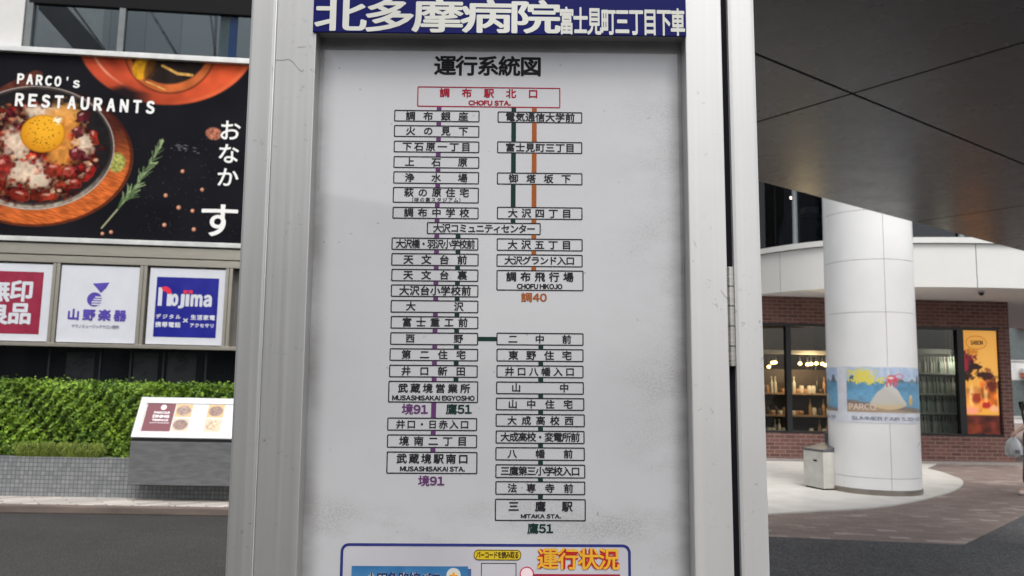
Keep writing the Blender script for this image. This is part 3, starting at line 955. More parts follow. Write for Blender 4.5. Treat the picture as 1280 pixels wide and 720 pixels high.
# ================================================================== DEPARTMENT STORE FACADE
FA = upright(-4.0, 11.45, 5.2)
A = lambda px, py, w=0: FA.at(px, py, w)
z_blind = A(150, 431)[1]
store = Thing('store_building', 'department store front with dark glazing above and behind the hedge', 'building', FA, (0, 0, -.4))
DKGLASS = plain('dark_glazing', (.012, .014, .016), .06, var=.3, scale=1.2)
FRAME = plain('grey_window_frame', (.16, .17, .17), .4, .4)
BEIGE = plain('champagne_metal', (.42, .39, .33), .36, .65, var=.08, stretch=(1, 30, 1))
store.part('lower_glazing', MB().box(-6, 6.5, .1, z_blind - .02, -.40, -.30), DKGLASS)
DKBAR = plain('dark_bar', (.05, .055, .06), .4, .4)
for px in (62, 126, 164, 205, 258):
    x = A(px, 455, -.3)[0]
    store.part('glazing_bar', MB().box(x - .012, x + .012, .1, z_blind - .02, -.299, -.27), DKBAR)
DIMP = plain('dim_panel', (.03, .033, .036), .3)
for a_, b_, w_ in ((84, 116, 439), (168, 196, 437), (210, 244, 440)):
    p0, p1 = A(a_, 440, -.3), A(b_, 478, -.3)
    store.part('inner_blind', MB().box(p0[0], p1[0], p1[1] - .3, p0[1], -.299, -.296), DIMP)
ztop_bar = A(150, 70)[1]
store.part('body', MB().box(-6, 6.5, 0, 9, -6, -2.6), plain('store_body', (.16, .165, .17), .7))
# upper window: pale corner pier, frame, panes; what they reflect is built as bars and panels behind
p0 = A(28, 30, -.1)
store.part('pier', MB().box(-6, p0[0], ztop_bar - .3, 9, -.5, -.12), plain('pier_white', (.6, .59, .57), .5, var=.03))
wx0, wx1 = A(34, 30, -.1)[0], A(302, 40, -.1)[0] + 3.0
hall = MB().rect(wx0, wx1, ztop_bar - .5, 9, -2.59)
def reflected_panel_mat():
    t = NT('reflected_panelling')
    v = t.coords()
    b = t.n('ShaderNodeTexBrick'); t.l(v, b.inputs['Vector']); b.offset = 0
    for k, x in (('Scale', 1.0), ('Mortar Size', .008), ('Bias', 0), ('Brick Width', .62), ('Row Height', 6.0)):
        b.inputs[k].default_value = x
    b.inputs['Color1'].default_value = (.09, .10, .108, 1); b.inputs['Color2'].default_value = (.12, .13, .138, 1); b.inputs['Mortar'].default_value = (.05, .055, .06, 1)
    t.base(b.outputs['Color']).set(rough=.5)
    return t.m
store.part('reflected_panel_wall', hall, reflected_panel_mat())  # panel tones stand for building panels reflected in the panes
store.part('hall_floor', MB().box(wx0, wx1, ztop_bar - .5, ztop_bar - .35, -2.58, -.3), plain('hall_floor', (.2, .2, .2), .6))
def beam(mb, a, b, w, th, wo):
    a, b = np.array(a), np.array(b)
    d_ = (b - a) / np.linalg.norm(b - a); n_ = np.array([-d_[1], d_[0]]) * w / 2
    q = [a - n_, b - n_, b + n_, a + n_]
    return mb.prism([(p[0], p[1]) for p in q], wo, wo + th)
mb = beam(MB(), A(62, 4, -1.6), A(122, 72, -1.6), .36, .3, -1.6)  # canopy strut reflected in the glass, built as a dark bar behind it
store.part('strut_reflection', mb, plain('strut_reflection_black', (.012, .012, .013), .35))
mb = beam(MB(), A(88, 3, -1.2), A(131, 62, -1.2), .035, .04, -1.2)  # thinner reflected strut lines built as bars, plus two thin rods
beam(mb, A(178, -3, -1.2), A(226, 76, -1.2), .045, .05, -1.2)
beam(mb, A(262, 5, -1.2), A(270, 72, -1.2), .03, .04, -1.2)
beam(mb, A(272, 3, -1.2), A(270, 72, -1.2), .03, .04, -1.14)
store.part('reflected_bars_and_rods', mb, plain('reflected_bar_grey', (.1, .1, .105), .3, .6))
mb = MB()
for px in (34.5, 151, 345):
    x = A(px, 40, -.1)[0]
    store.part('window_frame', MB().box(x - .045, x + .045, ztop_bar, 9, -.2, -.1), FRAME, bevel=.006)
hb = A(150, 5.5, -.1)[1]
store.part('transom', MB().box(wx0, wx1, hb - .05, hb + .22, -.19, -.095), plain('dark_transom', (.008, .008, .009), .6, spec=.1))
store.part('pane', MB().box(wx0, wx1, ztop_bar - .3, 9, -.152, -.146), glass('hall_glass', (.75, .8, .82), ior=1.22))
# cladding rails round the signs
SX0, SX1 = -5.0, 4.5
def rail_mb(yt_, yb_, w0, w1):
    return MB().box(SX0, SX1, yb_, yt_, w0, w1)
store.part('cladding_band', rail_mb(A(150, 308)[1], A(150, 321)[1], -.12, .03), BEIGE, bevel=.004)
store.part('cladding_band', rail_mb(A(150, 322.3)[1], A(150, 331)[1], -.12, .02), BEIGE, bevel=.004)
store.part('cladding_band', rail_mb(A(150, 430.5)[1], A(150, 435)[1], -.3, .05), BEIGE, bevel=.004)
store.part('cladding_back', rail_mb(A(150, 300)[1], A(150, 434)[1], -.3, -.1), plain('shadow_gap', (.1, .095, .085), .6))

# three tenant signs in a row, then the posts between them
PITCH_PX = 110.6
SIGNW = plain('sign_white', (.60, .61, .655), .4, var=.03)
sy0, sy1 = A(122, 428.5)[1], A(122, 332.5)[1]
cxs = [A(122.9 + PITCH_PX * k, 380)[0] for k in (-1, 0, 1)]
hw = (A(172.4, 380)[0] - A(73.9, 380)[0]) / 2
step = cxs[1] - cxs[0]
for k in range(-2, 4):
    x = cxs[1] + step * (k + .5) - step
    g = step / 2 - hw
    store.part('sign_post', MB().box(x - g + .012, x - .004, sy0 - .02, sy1 + .02, -.1, .028).box(x + .004, x + g - .012, sy0 - .02, sy1 + .02, -.1, .028), BEIGE, bevel=.003)
def sign(cx, label):
    t = Thing('tenant_sign', label, 'shop sign', FA, (cx, sy0, -.05), 'square shop signs on the store front')
    t.panel = t.part('panel', MB().box(cx - hw, cx + hw, sy0, sy1, -.1, 0), SIGNW, bevel=.004)
    return t
s1 = sign(cxs[0], 'square white shop sign with a dark red block lettered 無印良品')
q = (A(-28, 378)[0], A(51.8, 378)[0], A(12, 417)[1], A(12, 339)[1])
blk = s1.part('red_block', MB().rect(*q, .002), plain('maroon_film', rgb(140, 30, 58), .4), s1.panel)
mb = MB()
for ch, px, py in (('無', -2, 364), ('印', 27.3, 364.2), ('良', -4, 392.5), ('品', 24.8, 392.2)):
    c = A(px, py)
    mb.text(spaced(ch, c[0] - .148, c[0] + .148, c[1] - .148, c[1] + .148, .042, 2, 4), .004)
s1.part('lettering', mb, SIGNW, blk)
s2 = sign(cxs[1], 'square white shop sign with a purple music note emblem and purple lettering')
VIO = plain('violet_film', rgb(78, 62, 156), .4)
mb = MB().text(spaced('山野楽器', A(84.5, 394)[0], A(157.5, 394)[0], A(121, 401)[1], A(121, 387)[1], .05, 2, 4), .004)
s2.part('lettering', mb, VIO, s2.panel)
s2.part('small_lettering', MB().text(spaced('ヤマノミュージックサロン調布', A(89.5, 408)[0], A(149, 408)[0], A(119, 410.6)[1], A(119, 406)[1], .02, 1, 2), .004), plain('grey_film', rgb(120, 115, 140), .5), s2.panel)
P3 = lambda x, y: A(x / 4.129, 310 + y / 4.129)
c = P3(488, 265)
r_ = (P3(526, 265)[0] - c[0])
em = MB()
pts_ = []
em.prism([tuple(P3(480, 183)), tuple(P3(565, 178)), tuple(P3(548, 206)), tuple(P3(521, 231)), tuple(P3(506, 212))][::-1], .002, .004)
# the round head, cut by four slanting white stripes
em.prism(circ(c[0], c[1], r_, 40), .002, .004)
s2.part('emblem', em, VIO, s2.panel)
st_ = MB()
for k in range(4):
    y = c[1] + r_ * (.35 - .34 * k)
    x1 = c[0] + math.sqrt(max(0, r_ * r_ - (y - c[1]) ** 2))
    x0 = c[0] + r_ * (.1 - .22 * k) if k < 3 else c[0] - r_ * .35
    st_.rect(x0, x1 + .004, y - .012, y + .006, .0055)
s2.part('emblem_stripes', st_, SIGNW, s2.panel)
s3 = sign(cxs[2], 'square white shop sign with a navy block and nojima lettering')
q = (A(193.8, 384)[0], A(271.9, 384)[0], A(232, 421.8)[1], A(232, 347)[1])
blk = s3.part('navy_block', MB().rect(*q, .002), plain('navy_sign_film', rgb(22, 26, 132), .35), s3.panel)
mb = MB()
# tall first letter with its curved red cap, then the rest heavy and narrow
xa, xb = P3(816, 260)[0], P3(886, 260)[0]
yb_, yt2 = P3(965, 302)[1], P3(965, 238)[1]
ytn = P3(850, 200)[1]
w3 = (xb - xa)
mb.rect(xa, xa + w3 * .30, yb_, ytn - .01, .004)
mb.rect(xb - w3 * .34, xb, yb_, ytn - .085, .004)
mb.text(fitted('o', P3(900, 0)[0], P3(940, 0)[0], yb_, yt2, .075, 2, 5, 8), .004)
mb.text(fitted('ȷ', P3(940, 0)[0], P3(972, 0)[0], yb_ - .03, yt2, .05, 2, 5, 8), .004)
mb.text(fitted('ı', P3(976, 0)[0], P3(996, 0)[0], yb_, yt2, .07, 2, 5, 8), .004)
mb.text(fitted('m', P3(1002, 0)[0], P3(1064, 0)[0], yb_, yt2, .075, 2, 5, 8), .004)
mb.text(fitted('a', P3(1068, 0)[0], P3(1112, 0)[0], yb_, yt2, .07, 2, 5, 8), .004)
for t_, x0, x1, y0, y1 in (('デジタル', 806, 931, 341, 368), ('携帯電話', 804, 930, 381, 411), ('生活家電', 986, 1108, 345, 374), ('アクセサリ', 980, 1105, 388, 413)):
    a_, b_ = P3(x0, y0), P3(x1, y1)
    mb.text(spaced(t_, a_[0], b_[0], b_[1], a_[1], .045, 1, 3), .004)
a_, b_ = P3(946, 362), P3(970, 386)
mb.text(fitted('×', a_[0], b_[0], b_[1], a_[1], .04), .004)
s3.part('lettering', mb, SIGNW, blk)
mb = MB()
ac = ((xa + xb) / 2 - .005, ytn - .10)
n_ = 14
po = [(ac[0] + w3 * .52 * math.cos(rad(125 - 125 * i / n_)), ac[1] + .105 * math.sin(rad(125 - 125 * i / n_))) for i in range(n_ + 1)]
pi_ = [(ac[0] + w3 * .16 * math.cos(rad(125 - 125 * i / n_)), ac[1] + .035 * math.sin(rad(125 - 125 * i / n_))) for i in range(n_ + 1)]
for i in range(n_):
    mb.quad((*po[i], .0055), (*po[i + 1], .0055), (*pi_[i + 1], .0055), (*pi_[i], .0055))
for x0, x1 in ((948, 968), (975, 995)):
    a_, b_ = P3(x0, 218), P3(x1, 236)
    mb.rect(a_[0], b_[0], b_[1], a_[1], .0055)
s3.part('red_accents', mb, plain('red_film', rgb(214, 40, 66), .4), blk)

# the big restaurant billboard
bx0, bx1 = A(0, 180)[0] - 1.3, A(300, 180)[0] + 1.5
by0, by1 = A(150, 301)[1], A(150, 73)[1]
bb = Thing('billboard', 'large black restaurant billboard showing a pan of egg and tomato', 'billboard', FA, ((bx0 + bx1) / 2, by0, 0))
RAILW = plain('white_rail', (.62, .62, .6), .35, .3)
bb.part('frame_rail', MB().box(bx0, bx1, by1, A(150, 66.5)[1], -.16, .07), RAILW, bevel=.006)
bb.part('frame_rail', MB().box(bx0, bx1, A(150, 306)[1], A(150, 300)[1], -.14, .06), RAILW, bevel=.006)
bb.part('backing', MB().box(bx0, bx1, by0 - .03, by1, -.14, -.003), plain('board_back', (.1, .1, .1), .6))
K = (A(200, 180)[0] - A(100, 180)[0]) / 100
def bb_fn(U, V):
    img = np.ones(U.shape + (3,)) * np.array([23, 23, 28.])
    img += (vnoise(U, V, .35, 1)[..., None] - .5) * 8
    E = lambda px, py, rx, ry, ang=0: ell(U, V, *A(px, py), rx * K, ry * K, ang)
    n1, n2, n3 = vnoise(U, V, .05, 2), vnoise(U, V, .018, 3), vnoise(U, V, .12, 9)
    def tex(c, a, amp=.5, n=None):
        nonlocal img
        n = n1 if n is None else n
        cc = np.asarray(c, float) * (1 - amp / 2 + amp * n[..., None])
        a = np.clip(a, 0, 1)[..., None]
        img = img * (1 - a) + cc * a
    # wooden board under the pan
    board = E(45, 195, 120, 92)
    lowr = np.clip((A(70, 200)[1] - V) / (60 * K) + (U - A(70, 0)[0]) / (120 * K), 0, 1)
    grain = vnoise(U * .4 + V * 1.2, V * .15 - U * .1, .012, 8)
    woodc = np.array([74, 34, 26]) * (1 - lowr[..., None]) + np.array([196, 98, 46]) * lowr[..., None]
    m_ = soft(board, 1, .012)[..., None]
    img = img * (1 - m_) + woodc * (.72 + .5 * grain[..., None]) * m_
    img = over(img, (60, 24, 18), soft(np.abs(board - .985), .014, .01) * .8)
    hd, _ = seg(U, V, A(5, 116), A(45, 96)); tex((86, 46, 36), soft(hd / (9 * K), 1, .06), .5)
    # cloth corner
    tri = E(146, 203, 11, 13); tex((150, 150, 78), soft(tri, 1, .15), .6, n2)
    # pan
    pan = E(44, 184, 98, 82)
    tex((66, 58, 54), soft(pan, 1.0, .012), .5, n3)
    tex((30, 27, 28), soft(E(44, 182, 94, 76), 1, .02), .3)
    lowrim = np.clip((A(0, 200)[1] - V) / (50 * K), 0, 1)
    tex((150, 138, 124), soft(np.abs(pan - .965), .030, .012) * lowrim, .5, n1)
    img = over(img, (205, 196, 186), soft(np.abs(pan - .995), .006, .006) * .85)
    # stew: cells of tomato, onion, mince
    rs = np.random.RandomState(12)
    inside = soft(E(38, 190, 84, 66) + .10 * (n1 - .5) * 2, 1, .05)
    pal = np.array([[150, 40, 30], [122, 26, 24], [176, 62, 40], [96, 24, 26], [196, 148, 118], [140, 78, 52], [164, 104, 78], [112, 30, 40], [84, 28, 22], [168, 52, 34]], float)
    N = 420
    cx_ = rs.uniform(-60, 128, N); cy_ = rs.uniform(118, 258, N)
    pts_ = np.array([A(a, b) for a, b in zip(cx_, cy_)])
    d1 = np.full(U.shape, 9e9); d2 = np.full(U.shape, 9e9); idx = np.zeros(U.shape, int)
    Uw, Vw = U + (n1 - .5) * .05, V + (n3 - .5) * .05
    for i, p in enumerate(pts_):
        d_ = np.hypot(Uw - p[0], Vw - p[1])
        nearer = d_ < d1
        d2 = np.where(nearer, d1, np.minimum(d2, d_)); d1 = np.where(nearer, d_, d1); idx = np.where(nearer, i, idx)
    ci = rs.randint(0, len(pal), N)
    cell = pal[ci][idx] * (.55 + .55 * np.clip((d2 - d1) / .05, 0, 1))[..., None]
    up = np.clip((V - pts_[idx][..., 1]) / .05 + .2, 0, 1)
    cell = cell * (.72 + .35 * up[..., None]) + 44 * (np.clip(up - .75, 0, 1) * (n2 > .6))[..., None]
    cell = cell * (.8 + .4 * n2[..., None])
    m_ = inside[..., None]
    img = img * (1 - m_) + cell * m_
    # egg white and yolk
    for px, py, rx, ry, ang in ((18, 178, 15, 19, 20), (32, 214, 25, 15, 5), (104, 180, 14, 14, 0), (48, 226, 13, 9, 0), (62, 140, 34, 9, 0)):
        tex((228, 210, 184), soft(E(px, py, rx, ry, ang) + (n1 - .5) * .9, .95, .35) * .85, .30, n1)
    for px, py, rx, ry, ang in ((78, 190, 17, 26, -8), (80, 150, 22, 24, 0)):
        tex((218, 148, 66), soft(E(px, py, rx, ry, ang) + (n1 - .5) * .6, .95, .3) * .85, .35, n1)
    yk = E(53.5, 167, 27.5, 25)
    sh = np.clip(1.05 - .55 * ell(U, V, *A(58, 158), 34 * K, 34 * K) ** 2, .3, 1)
    yc = np.array([206, 116, 14]) * (1 - sh[..., None]) * .8 + np.array([232, 168, 44]) * sh[..., None]
    m_ = soft(yk, 1, .025)[..., None]
    img = img * (1 - m_) + yc * m_
    img = over(img, (150, 84, 18), soft(np.abs(yk - .98), .03, .03) * .5)
    img = over(img, (250, 240, 214), soft(E(72, 151, 5, 4) + (n2 - .5), 1, .3) * .9)
    for i in range(55):
        a, r_ = rs.uniform(0, 6.28), math.sqrt(rs.rand()) * .85
        img = over(img, (84, 48, 16), soft(E(53.5 + 27 * r_ * math.cos(a), 167 + 25 * r_ * math.sin(a), rs.uniform(.5, 1.1), rs.uniform(.4, .9)), 1, .4) * .85)
    # onion cubes and pepper strips
    for px, py, rx, ry, ang, c in ((95, 192, 10, 9, 20, (112, 34, 44)), (97, 165, 7, 7, 0, (120, 40, 54)), (104, 146, 9, 7, 30, (96, 30, 40)), (118, 172, 4.5, 13, 18, (176, 50, 34)), (112, 218, 5, 14, -30, (160, 36, 30)),
                                   (68, 212, 11, 9, 0, (158, 50, 36)), (86, 214, 9, 7, 10, (172, 70, 56)), (4, 208, 11, 13, 0, (164, 46, 40)), (26, 244, 17, 7, -18, (140, 40, 28)), (94, 230, 9, 8, 0, (150, 40, 32)), (60, 246, 13, 6, 5, (150, 48, 30))):
        e = np.maximum(0, E(px, py, rx, ry, ang) + (n1 - .5) * .9)
        tex(np.array(c) * .86, soft(e, 1, .1) * .9, .9, n1)
        img = over(img, (214, 170, 156), soft(E(px - 2, py - ry * .45, rx * .35, ry * .22, ang) + (n2 - .5) * .8, 1, .4) * .7)
    for px, py in ((30, 197), (40, 197), (66, 240), (74, 238), (92, 178), (50, 205), (120, 200)):
        tex((206, 178, 146), soft(E(px, py, 3.0, 2.4), 1, .3) * .8, .4, n2)
    # orange pot, upper edge
    pot = E(210, 46, 116, 94)
    g_ = np.clip((U - A(110, 0)[0]) / (190 * K), 0, 1)[..., None]
    dk_ = np.clip((A(0, 92)[1] - V) / (46 * K), 0, 1)[..., None]
    pc = (np.array([176, 70, 46]) * (1 - g_) + np.array([206, 84, 48]) * g_) * (1 - .55 * dk_ * (1 - g_))
    fade = soft(np.abs(U - A(163, 0)[0]) / (26 * K) + np.clip((V - A(0, 108)[1]) / (9 * K), 0, 5), 1, .5)
    m_ = (soft(pot, 1, .012) * (1 - .9 * fade))[..., None]
    img = img * (1 - m_) + pc * (.92 + .16 * n3[..., None]) * m_
    img = over(img, (238, 170, 140), soft(np.abs(pot - .86), .012, .012) * np.clip((A(170, 0)[0] - U) / (30 * K), 0, 1) * .8)
    img = over(img, (120, 40, 24), soft(np.abs(pot - .70), .05, .05) * np.clip((A(165, 0)[0] - U) / (20 * K), 0, 1) * .7)
    img = over(img, (226, 110, 70), soft(np.abs(pot - .97), .02, .02) * np.clip((U - A(215, 0)[0]) / (60 * K), 0, 1) * .7)
    rim = E(213, 62, 58, 60)
    tex((190, 98, 52), soft(rim, 1, .02), .25, n3)
    tex((92, 42, 26), soft(np.abs(rim - 1), .02, .02) * .8, .2)
    tex((38, 30, 27), soft(E(212, 58, 51, 52), 1, .03), .5, n3)
    tex((196, 140, 30), soft(E(180, 82, 13, 20, -20), 1, .08), .4, n1)
    tex((74, 44, 26), soft(E(188, 86, 7, 17, -12), 1, .2) * .8, .4)
    for a, b, w in (((203, 82), (222, 92), 1.8), ((222, 92), (240, 94), 2.0), ((183, 102), (206, 112), .9)):
        d_, _ = seg(U, V, A(*a), A(*b)); tex((206, 158, 84), soft(d_ / (w * K), 1, .2), .3)
    # rosemary sprig
    stem = [(127, 285), (145, 264), (168, 236), (188, 205), (204, 176)]
    for a, b in zip(stem[:-1], stem[1:]):
        d_, _ = seg(U, V, A(*a), A(*b)); img = over(img, (150, 150, 118), soft(d_ / (1.1 * K), 1, .3))
    for i in range(64):
        f = rs.uniform(.28, 1.0) * 3.999
        k = int(f); u = f - k
        bx, by = [stem[k][j] * (1 - u) + stem[k + 1][j] * u for j in (0, 1)]
        L = rs.uniform(8, 18) * (1.1 - .1 * f); side = rs.choice([-1, 1])
        an = math.atan2(stem[k + 1][1] - stem[k][1], stem[k + 1][0] - stem[k][0]) + side * rs.uniform(.25, .75)
        e_ = (bx + L * math.cos(an), by + L * math.sin(an))
        d_, t_ = seg(U, V, A(bx, by), A(*e_))
        tone = rs.rand()
        tex(np.array([62, 82, 50]) * (1 - tone) + np.array([150, 168, 122]) * tone, soft(d_ / ((1.2 - .8 * t_) * K), 1, .3), .2)
    for x, y, r_ in ((528, 545, 2.2), (573, 537, 2.4), (848, 500, 2.6), (922, 410, 2.8), (993, 427, 2.4), (1000, 523, 2.7), (855, 348, 2.6), (1043, 318, 2.4), (942, 223, 2.4)):
        px, py = x / 4.129, 160 + y / 4.129
        tex((196, 128, 96), soft(E(px, py, r_, r_), 1, .2), .2)
        img = over(img, (240, 208, 184), soft(E(px - .5, py - .7, r_ * .4, r_ * .4), 1, .5) * .8)
    tex((158, 100, 78), soft(E(267, 167, 10.5, 8.5, -15), 1, .1), .7, n2)
    for i in range(150):
        px, py = rs.uniform(170, 300), rs.uniform(170, 296)
        img = over(img, (104, 104, 108), soft(E(px, py, rs.uniform(.3, .8), .4, rs.uniform(0, 180)), 1, .5) * .6)
    for i in range(14):
        px = rs.uniform(214, 252); img = over(img, (120, 120, 124), soft(E(px, 186 + (px - 232) * .12 + rs.normal() * 2, rs.uniform(1, 3.2), .6, -12), 1, .5) * .8)
    return np.clip(img, 0, 255)
gm, gc = grid_print(bx0, bx1, by0, by1, 640, 250, bb_fn, 0)
bp_ = bb.part('picture_print', gm, printed('billboard_print', .5, spec=.04))
put_print(bp_, gc)
BW = plain('billboard_white', (.80, .79, .76), .45, var=.04)
P1 = lambda x, y: A(x / 4, y / 4)
def spread(mb, s, x0, y0, x1, y1, h, bold, wfac=.82):
    """letters spread along a line, each fitted to its own cell; h in picture px"""
    n = len(s)
    for i, ch in enumerate(s):
        f = i / (n - 1)
        c = P1(x0 + (x1 - x0) * f, y0 + (y1 - y0) * f)
        w = abs(x1 - x0) / (n - 1) / 4 * K * wfac
        hh = h / 4 * K
        if ch == "'":
            mb.text(fitted(ch, c[0] - w * .12, c[0] + w * .12, c[1] + hh * .12, c[1] + hh * .5, .09, 1, 4, 8), .003); continue
        if ch == 's': hh_ = hh * .74; yo = -hh * .13
        else: hh_ = hh; yo = 0
        mb.text(fitted(ch, c[0] - w / 2, c[0] + w / 2, c[1] - hh_ / 2 + yo, c[1] + hh_ / 2 + yo, .055, 2, 4, 8), .003)
mb = MB()
spread(mb, "PARCO's", 104, 394, 383, 414, 57, .07, .74)
spread(mb, 'RESTAURANTS', 99, 499, 752, 537, 72, .08, .68)
for ch, px, py, sx, sy in (('お', 287.5, 163.5, 25, 27), ('な', 285.8, 192.5, 25, 26), ('か', 284.5, 222, 25, 25), ('す', 273.5, 276, 46, 44)):
    c = A(px, py)
    mb.text(spaced(ch, c[0] - sx * K / 2, c[0] + sx * K / 2, c[1] - sy * K / 2, c[1] + sy * K / 2, .016, 1, 6), .003)
bb.part('lettering', mb, BW, bp_)
# blue banner with a round mark hanging inside the upper window
g0, g1 = A(286.5, 40, -.21), A(297, 40, -.21)
ban = Thing('hanging_banner', 'narrow blue banner hanging inside the dark upper store window', 'banner', FA, (g0[0], A(290, 78, -.21)[1], -.21))
ban.part('cloth', MB().box(g0[0], g1[0], A(290, 90, -.21)[1], A(290, 11, -.21)[1], -.215, -.21), plain('banner_blue', rgb(30, 84, 150), .6))
ban.part('cloth', MB().box(g0[0] - .14, g0[0] - .003, A(290, 90, -.21)[1], A(290, 11, -.21)[1], -.215, -.21), plain('banner_grey', rgb(120, 130, 132), .6))
c = A(281.5, 38, -.21)
ban.part('mark', MB().ring(circ(c[0], c[1], .035, 24, .11), circ(c[0], c[1], .022, 24, .09), -.2085), plain('banner_mark', rgb(120, 116, 70), .6))
# ================================================================== CANOPY over the stop
CH = 3.4
e_ = np.array([math.cos(rad(36.2)), math.sin(rad(36.2)), 0]); n_ = np.array([-e_[1], e_[0], 0])
CAN = Frame((2.165, 4.961, CH), e_, n_, (0, 0, 1))
def soffit():
    t = NT('dark_soffit_panel')
    v = t.coords()
    f = t.noise(v, 1.2, 4)
    t.base(t.ramp(f, [(.3, (.125, .127, .131)), (.7, (.143, .145, .149))])).set(rough=t.ramp(t.noise(v, 2.2, 5), [(.3, .24), (.7, .31)]), metal=0, spec=.14)
    return t.m
SOFF = soffit()
cp = Thing('bus_canopy', 'wide dark metal canopy of large flat panels over the bus stop', 'canopy', CAN, (0, 0, 0))
LEN, DEP, GAP = 4.19, 1.66, .011
EDGE = 1.73
rows = [(-DEP, 0, -2.1, 4.19), (0, EDGE, -3.2, 9.4)]
slab = MB()
for v0, v1, ustart, uend in rows:
    slab.box(ustart, uend, v0 + .001, v1 - (.03 if v1 == EDGE else .001), .04, .5)
    for u0, u1 in [(LEN * k, LEN * (k + 1)) for k in range(-2, 3)]:
        a, u1 = max(u0, ustart), min(u1, uend)
        if a >= u1: continue
        cp.part('soffit_panel', MB().box(a + GAP, u1 - GAP, v0 + GAP, v1 - (GAP if v1 < EDGE else 0), 0, .05), SOFF)
DKJ = plain('joint_black', (.01, .01, .01), .7)
cp.part('roof_slab', slab, DKJ)
cp.part('edge_trim', MB().box(-3.2, 9.4, EDGE + .001, EDGE + .03, .006, .52), plain('trim_grey', (.12, .12, .12), .4, .4))
P = CAN
post_w = np.array([.2, 4.4, 0]) - CAN.O
pu, pv = post_w @ e_, post_w @ n_
cp.part('support_post', MB().tube((pu, pv, -CH), (pu, pv, .05), .09, n=24), plain('post_white', (.6, .6, .6), .4), smooth=True)

# ================================================================== ROUND COLUMN with its posters
CX, CY, CR = 5.49, 12.22, .635
view = math.atan2(-CY, -CX)                       # bearing from the column to the stop
COLF = Frame((CX, CY, 0), (1, 0, 0), (0, 1, 0), (0, 0, 1))
cl = Thing('round_column', 'round white panelled column standing on the pale paving', 'column', COLF, (0, 0, .028))
def zc(py):
    d = ray(1095, py); return EYE + d[2] / d[1] * 11.63
seams = [.10, zc(598), zc(459), zc(390), zc(324), zc(262), zc(262) + .75, zc(262) + 1.5]
WCOL = plain('column_white', (.80, .795, .785), .32, var=.03, scale=2, spec=.5)
cl.part('core', MB().tube((0, 0, .03), (0, 0, 5.6), CR - .012, n=64), plain('seam_grey', (.2, .2, .2), .6), smooth=True)
a0 = view + math.asin(.345)                        # one joint shows a third of the way from the middle
for i in range(len(seams) - 1):
    for k in range(4):
        s, e = a0 + k * math.pi / 2 + .005, a0 + (k + 1) * math.pi / 2 - .005
        mb = MB(); N = 20
        z0, z1 = seams[i] + .003, seams[i + 1] - .003
        for j in range(N + 1):
            a = s + (e - s) * j / N
            for r, z in ((CR - .013, z0), (CR, z0), (CR, z1), (CR - .013, z1)):
                mb.v.append((r * math.cos(a), r * math.sin(a), z))
        for j in range(N):
            for q in range(4):
                mb.f.append((j * 4 + q, (j + 1) * 4 + q, (j + 1) * 4 + (q + 1) % 4, j * 4 + (q + 1) % 4))
        mb.f += [(3, 2, 1, 0), (N * 4, N * 4 + 1, N * 4 + 2, N * 4 + 3)]
        cl.part('cladding_panel', mb, WCOL, smooth=True)
cl.part('base_ring', MB().lathe([(CR + .01, .028), (CR + .012, .035), (CR + .012, .097), (CR, .1)], n=96), plain('dull_steel', (.30, .27, .24), .35, .8), smooth=True)

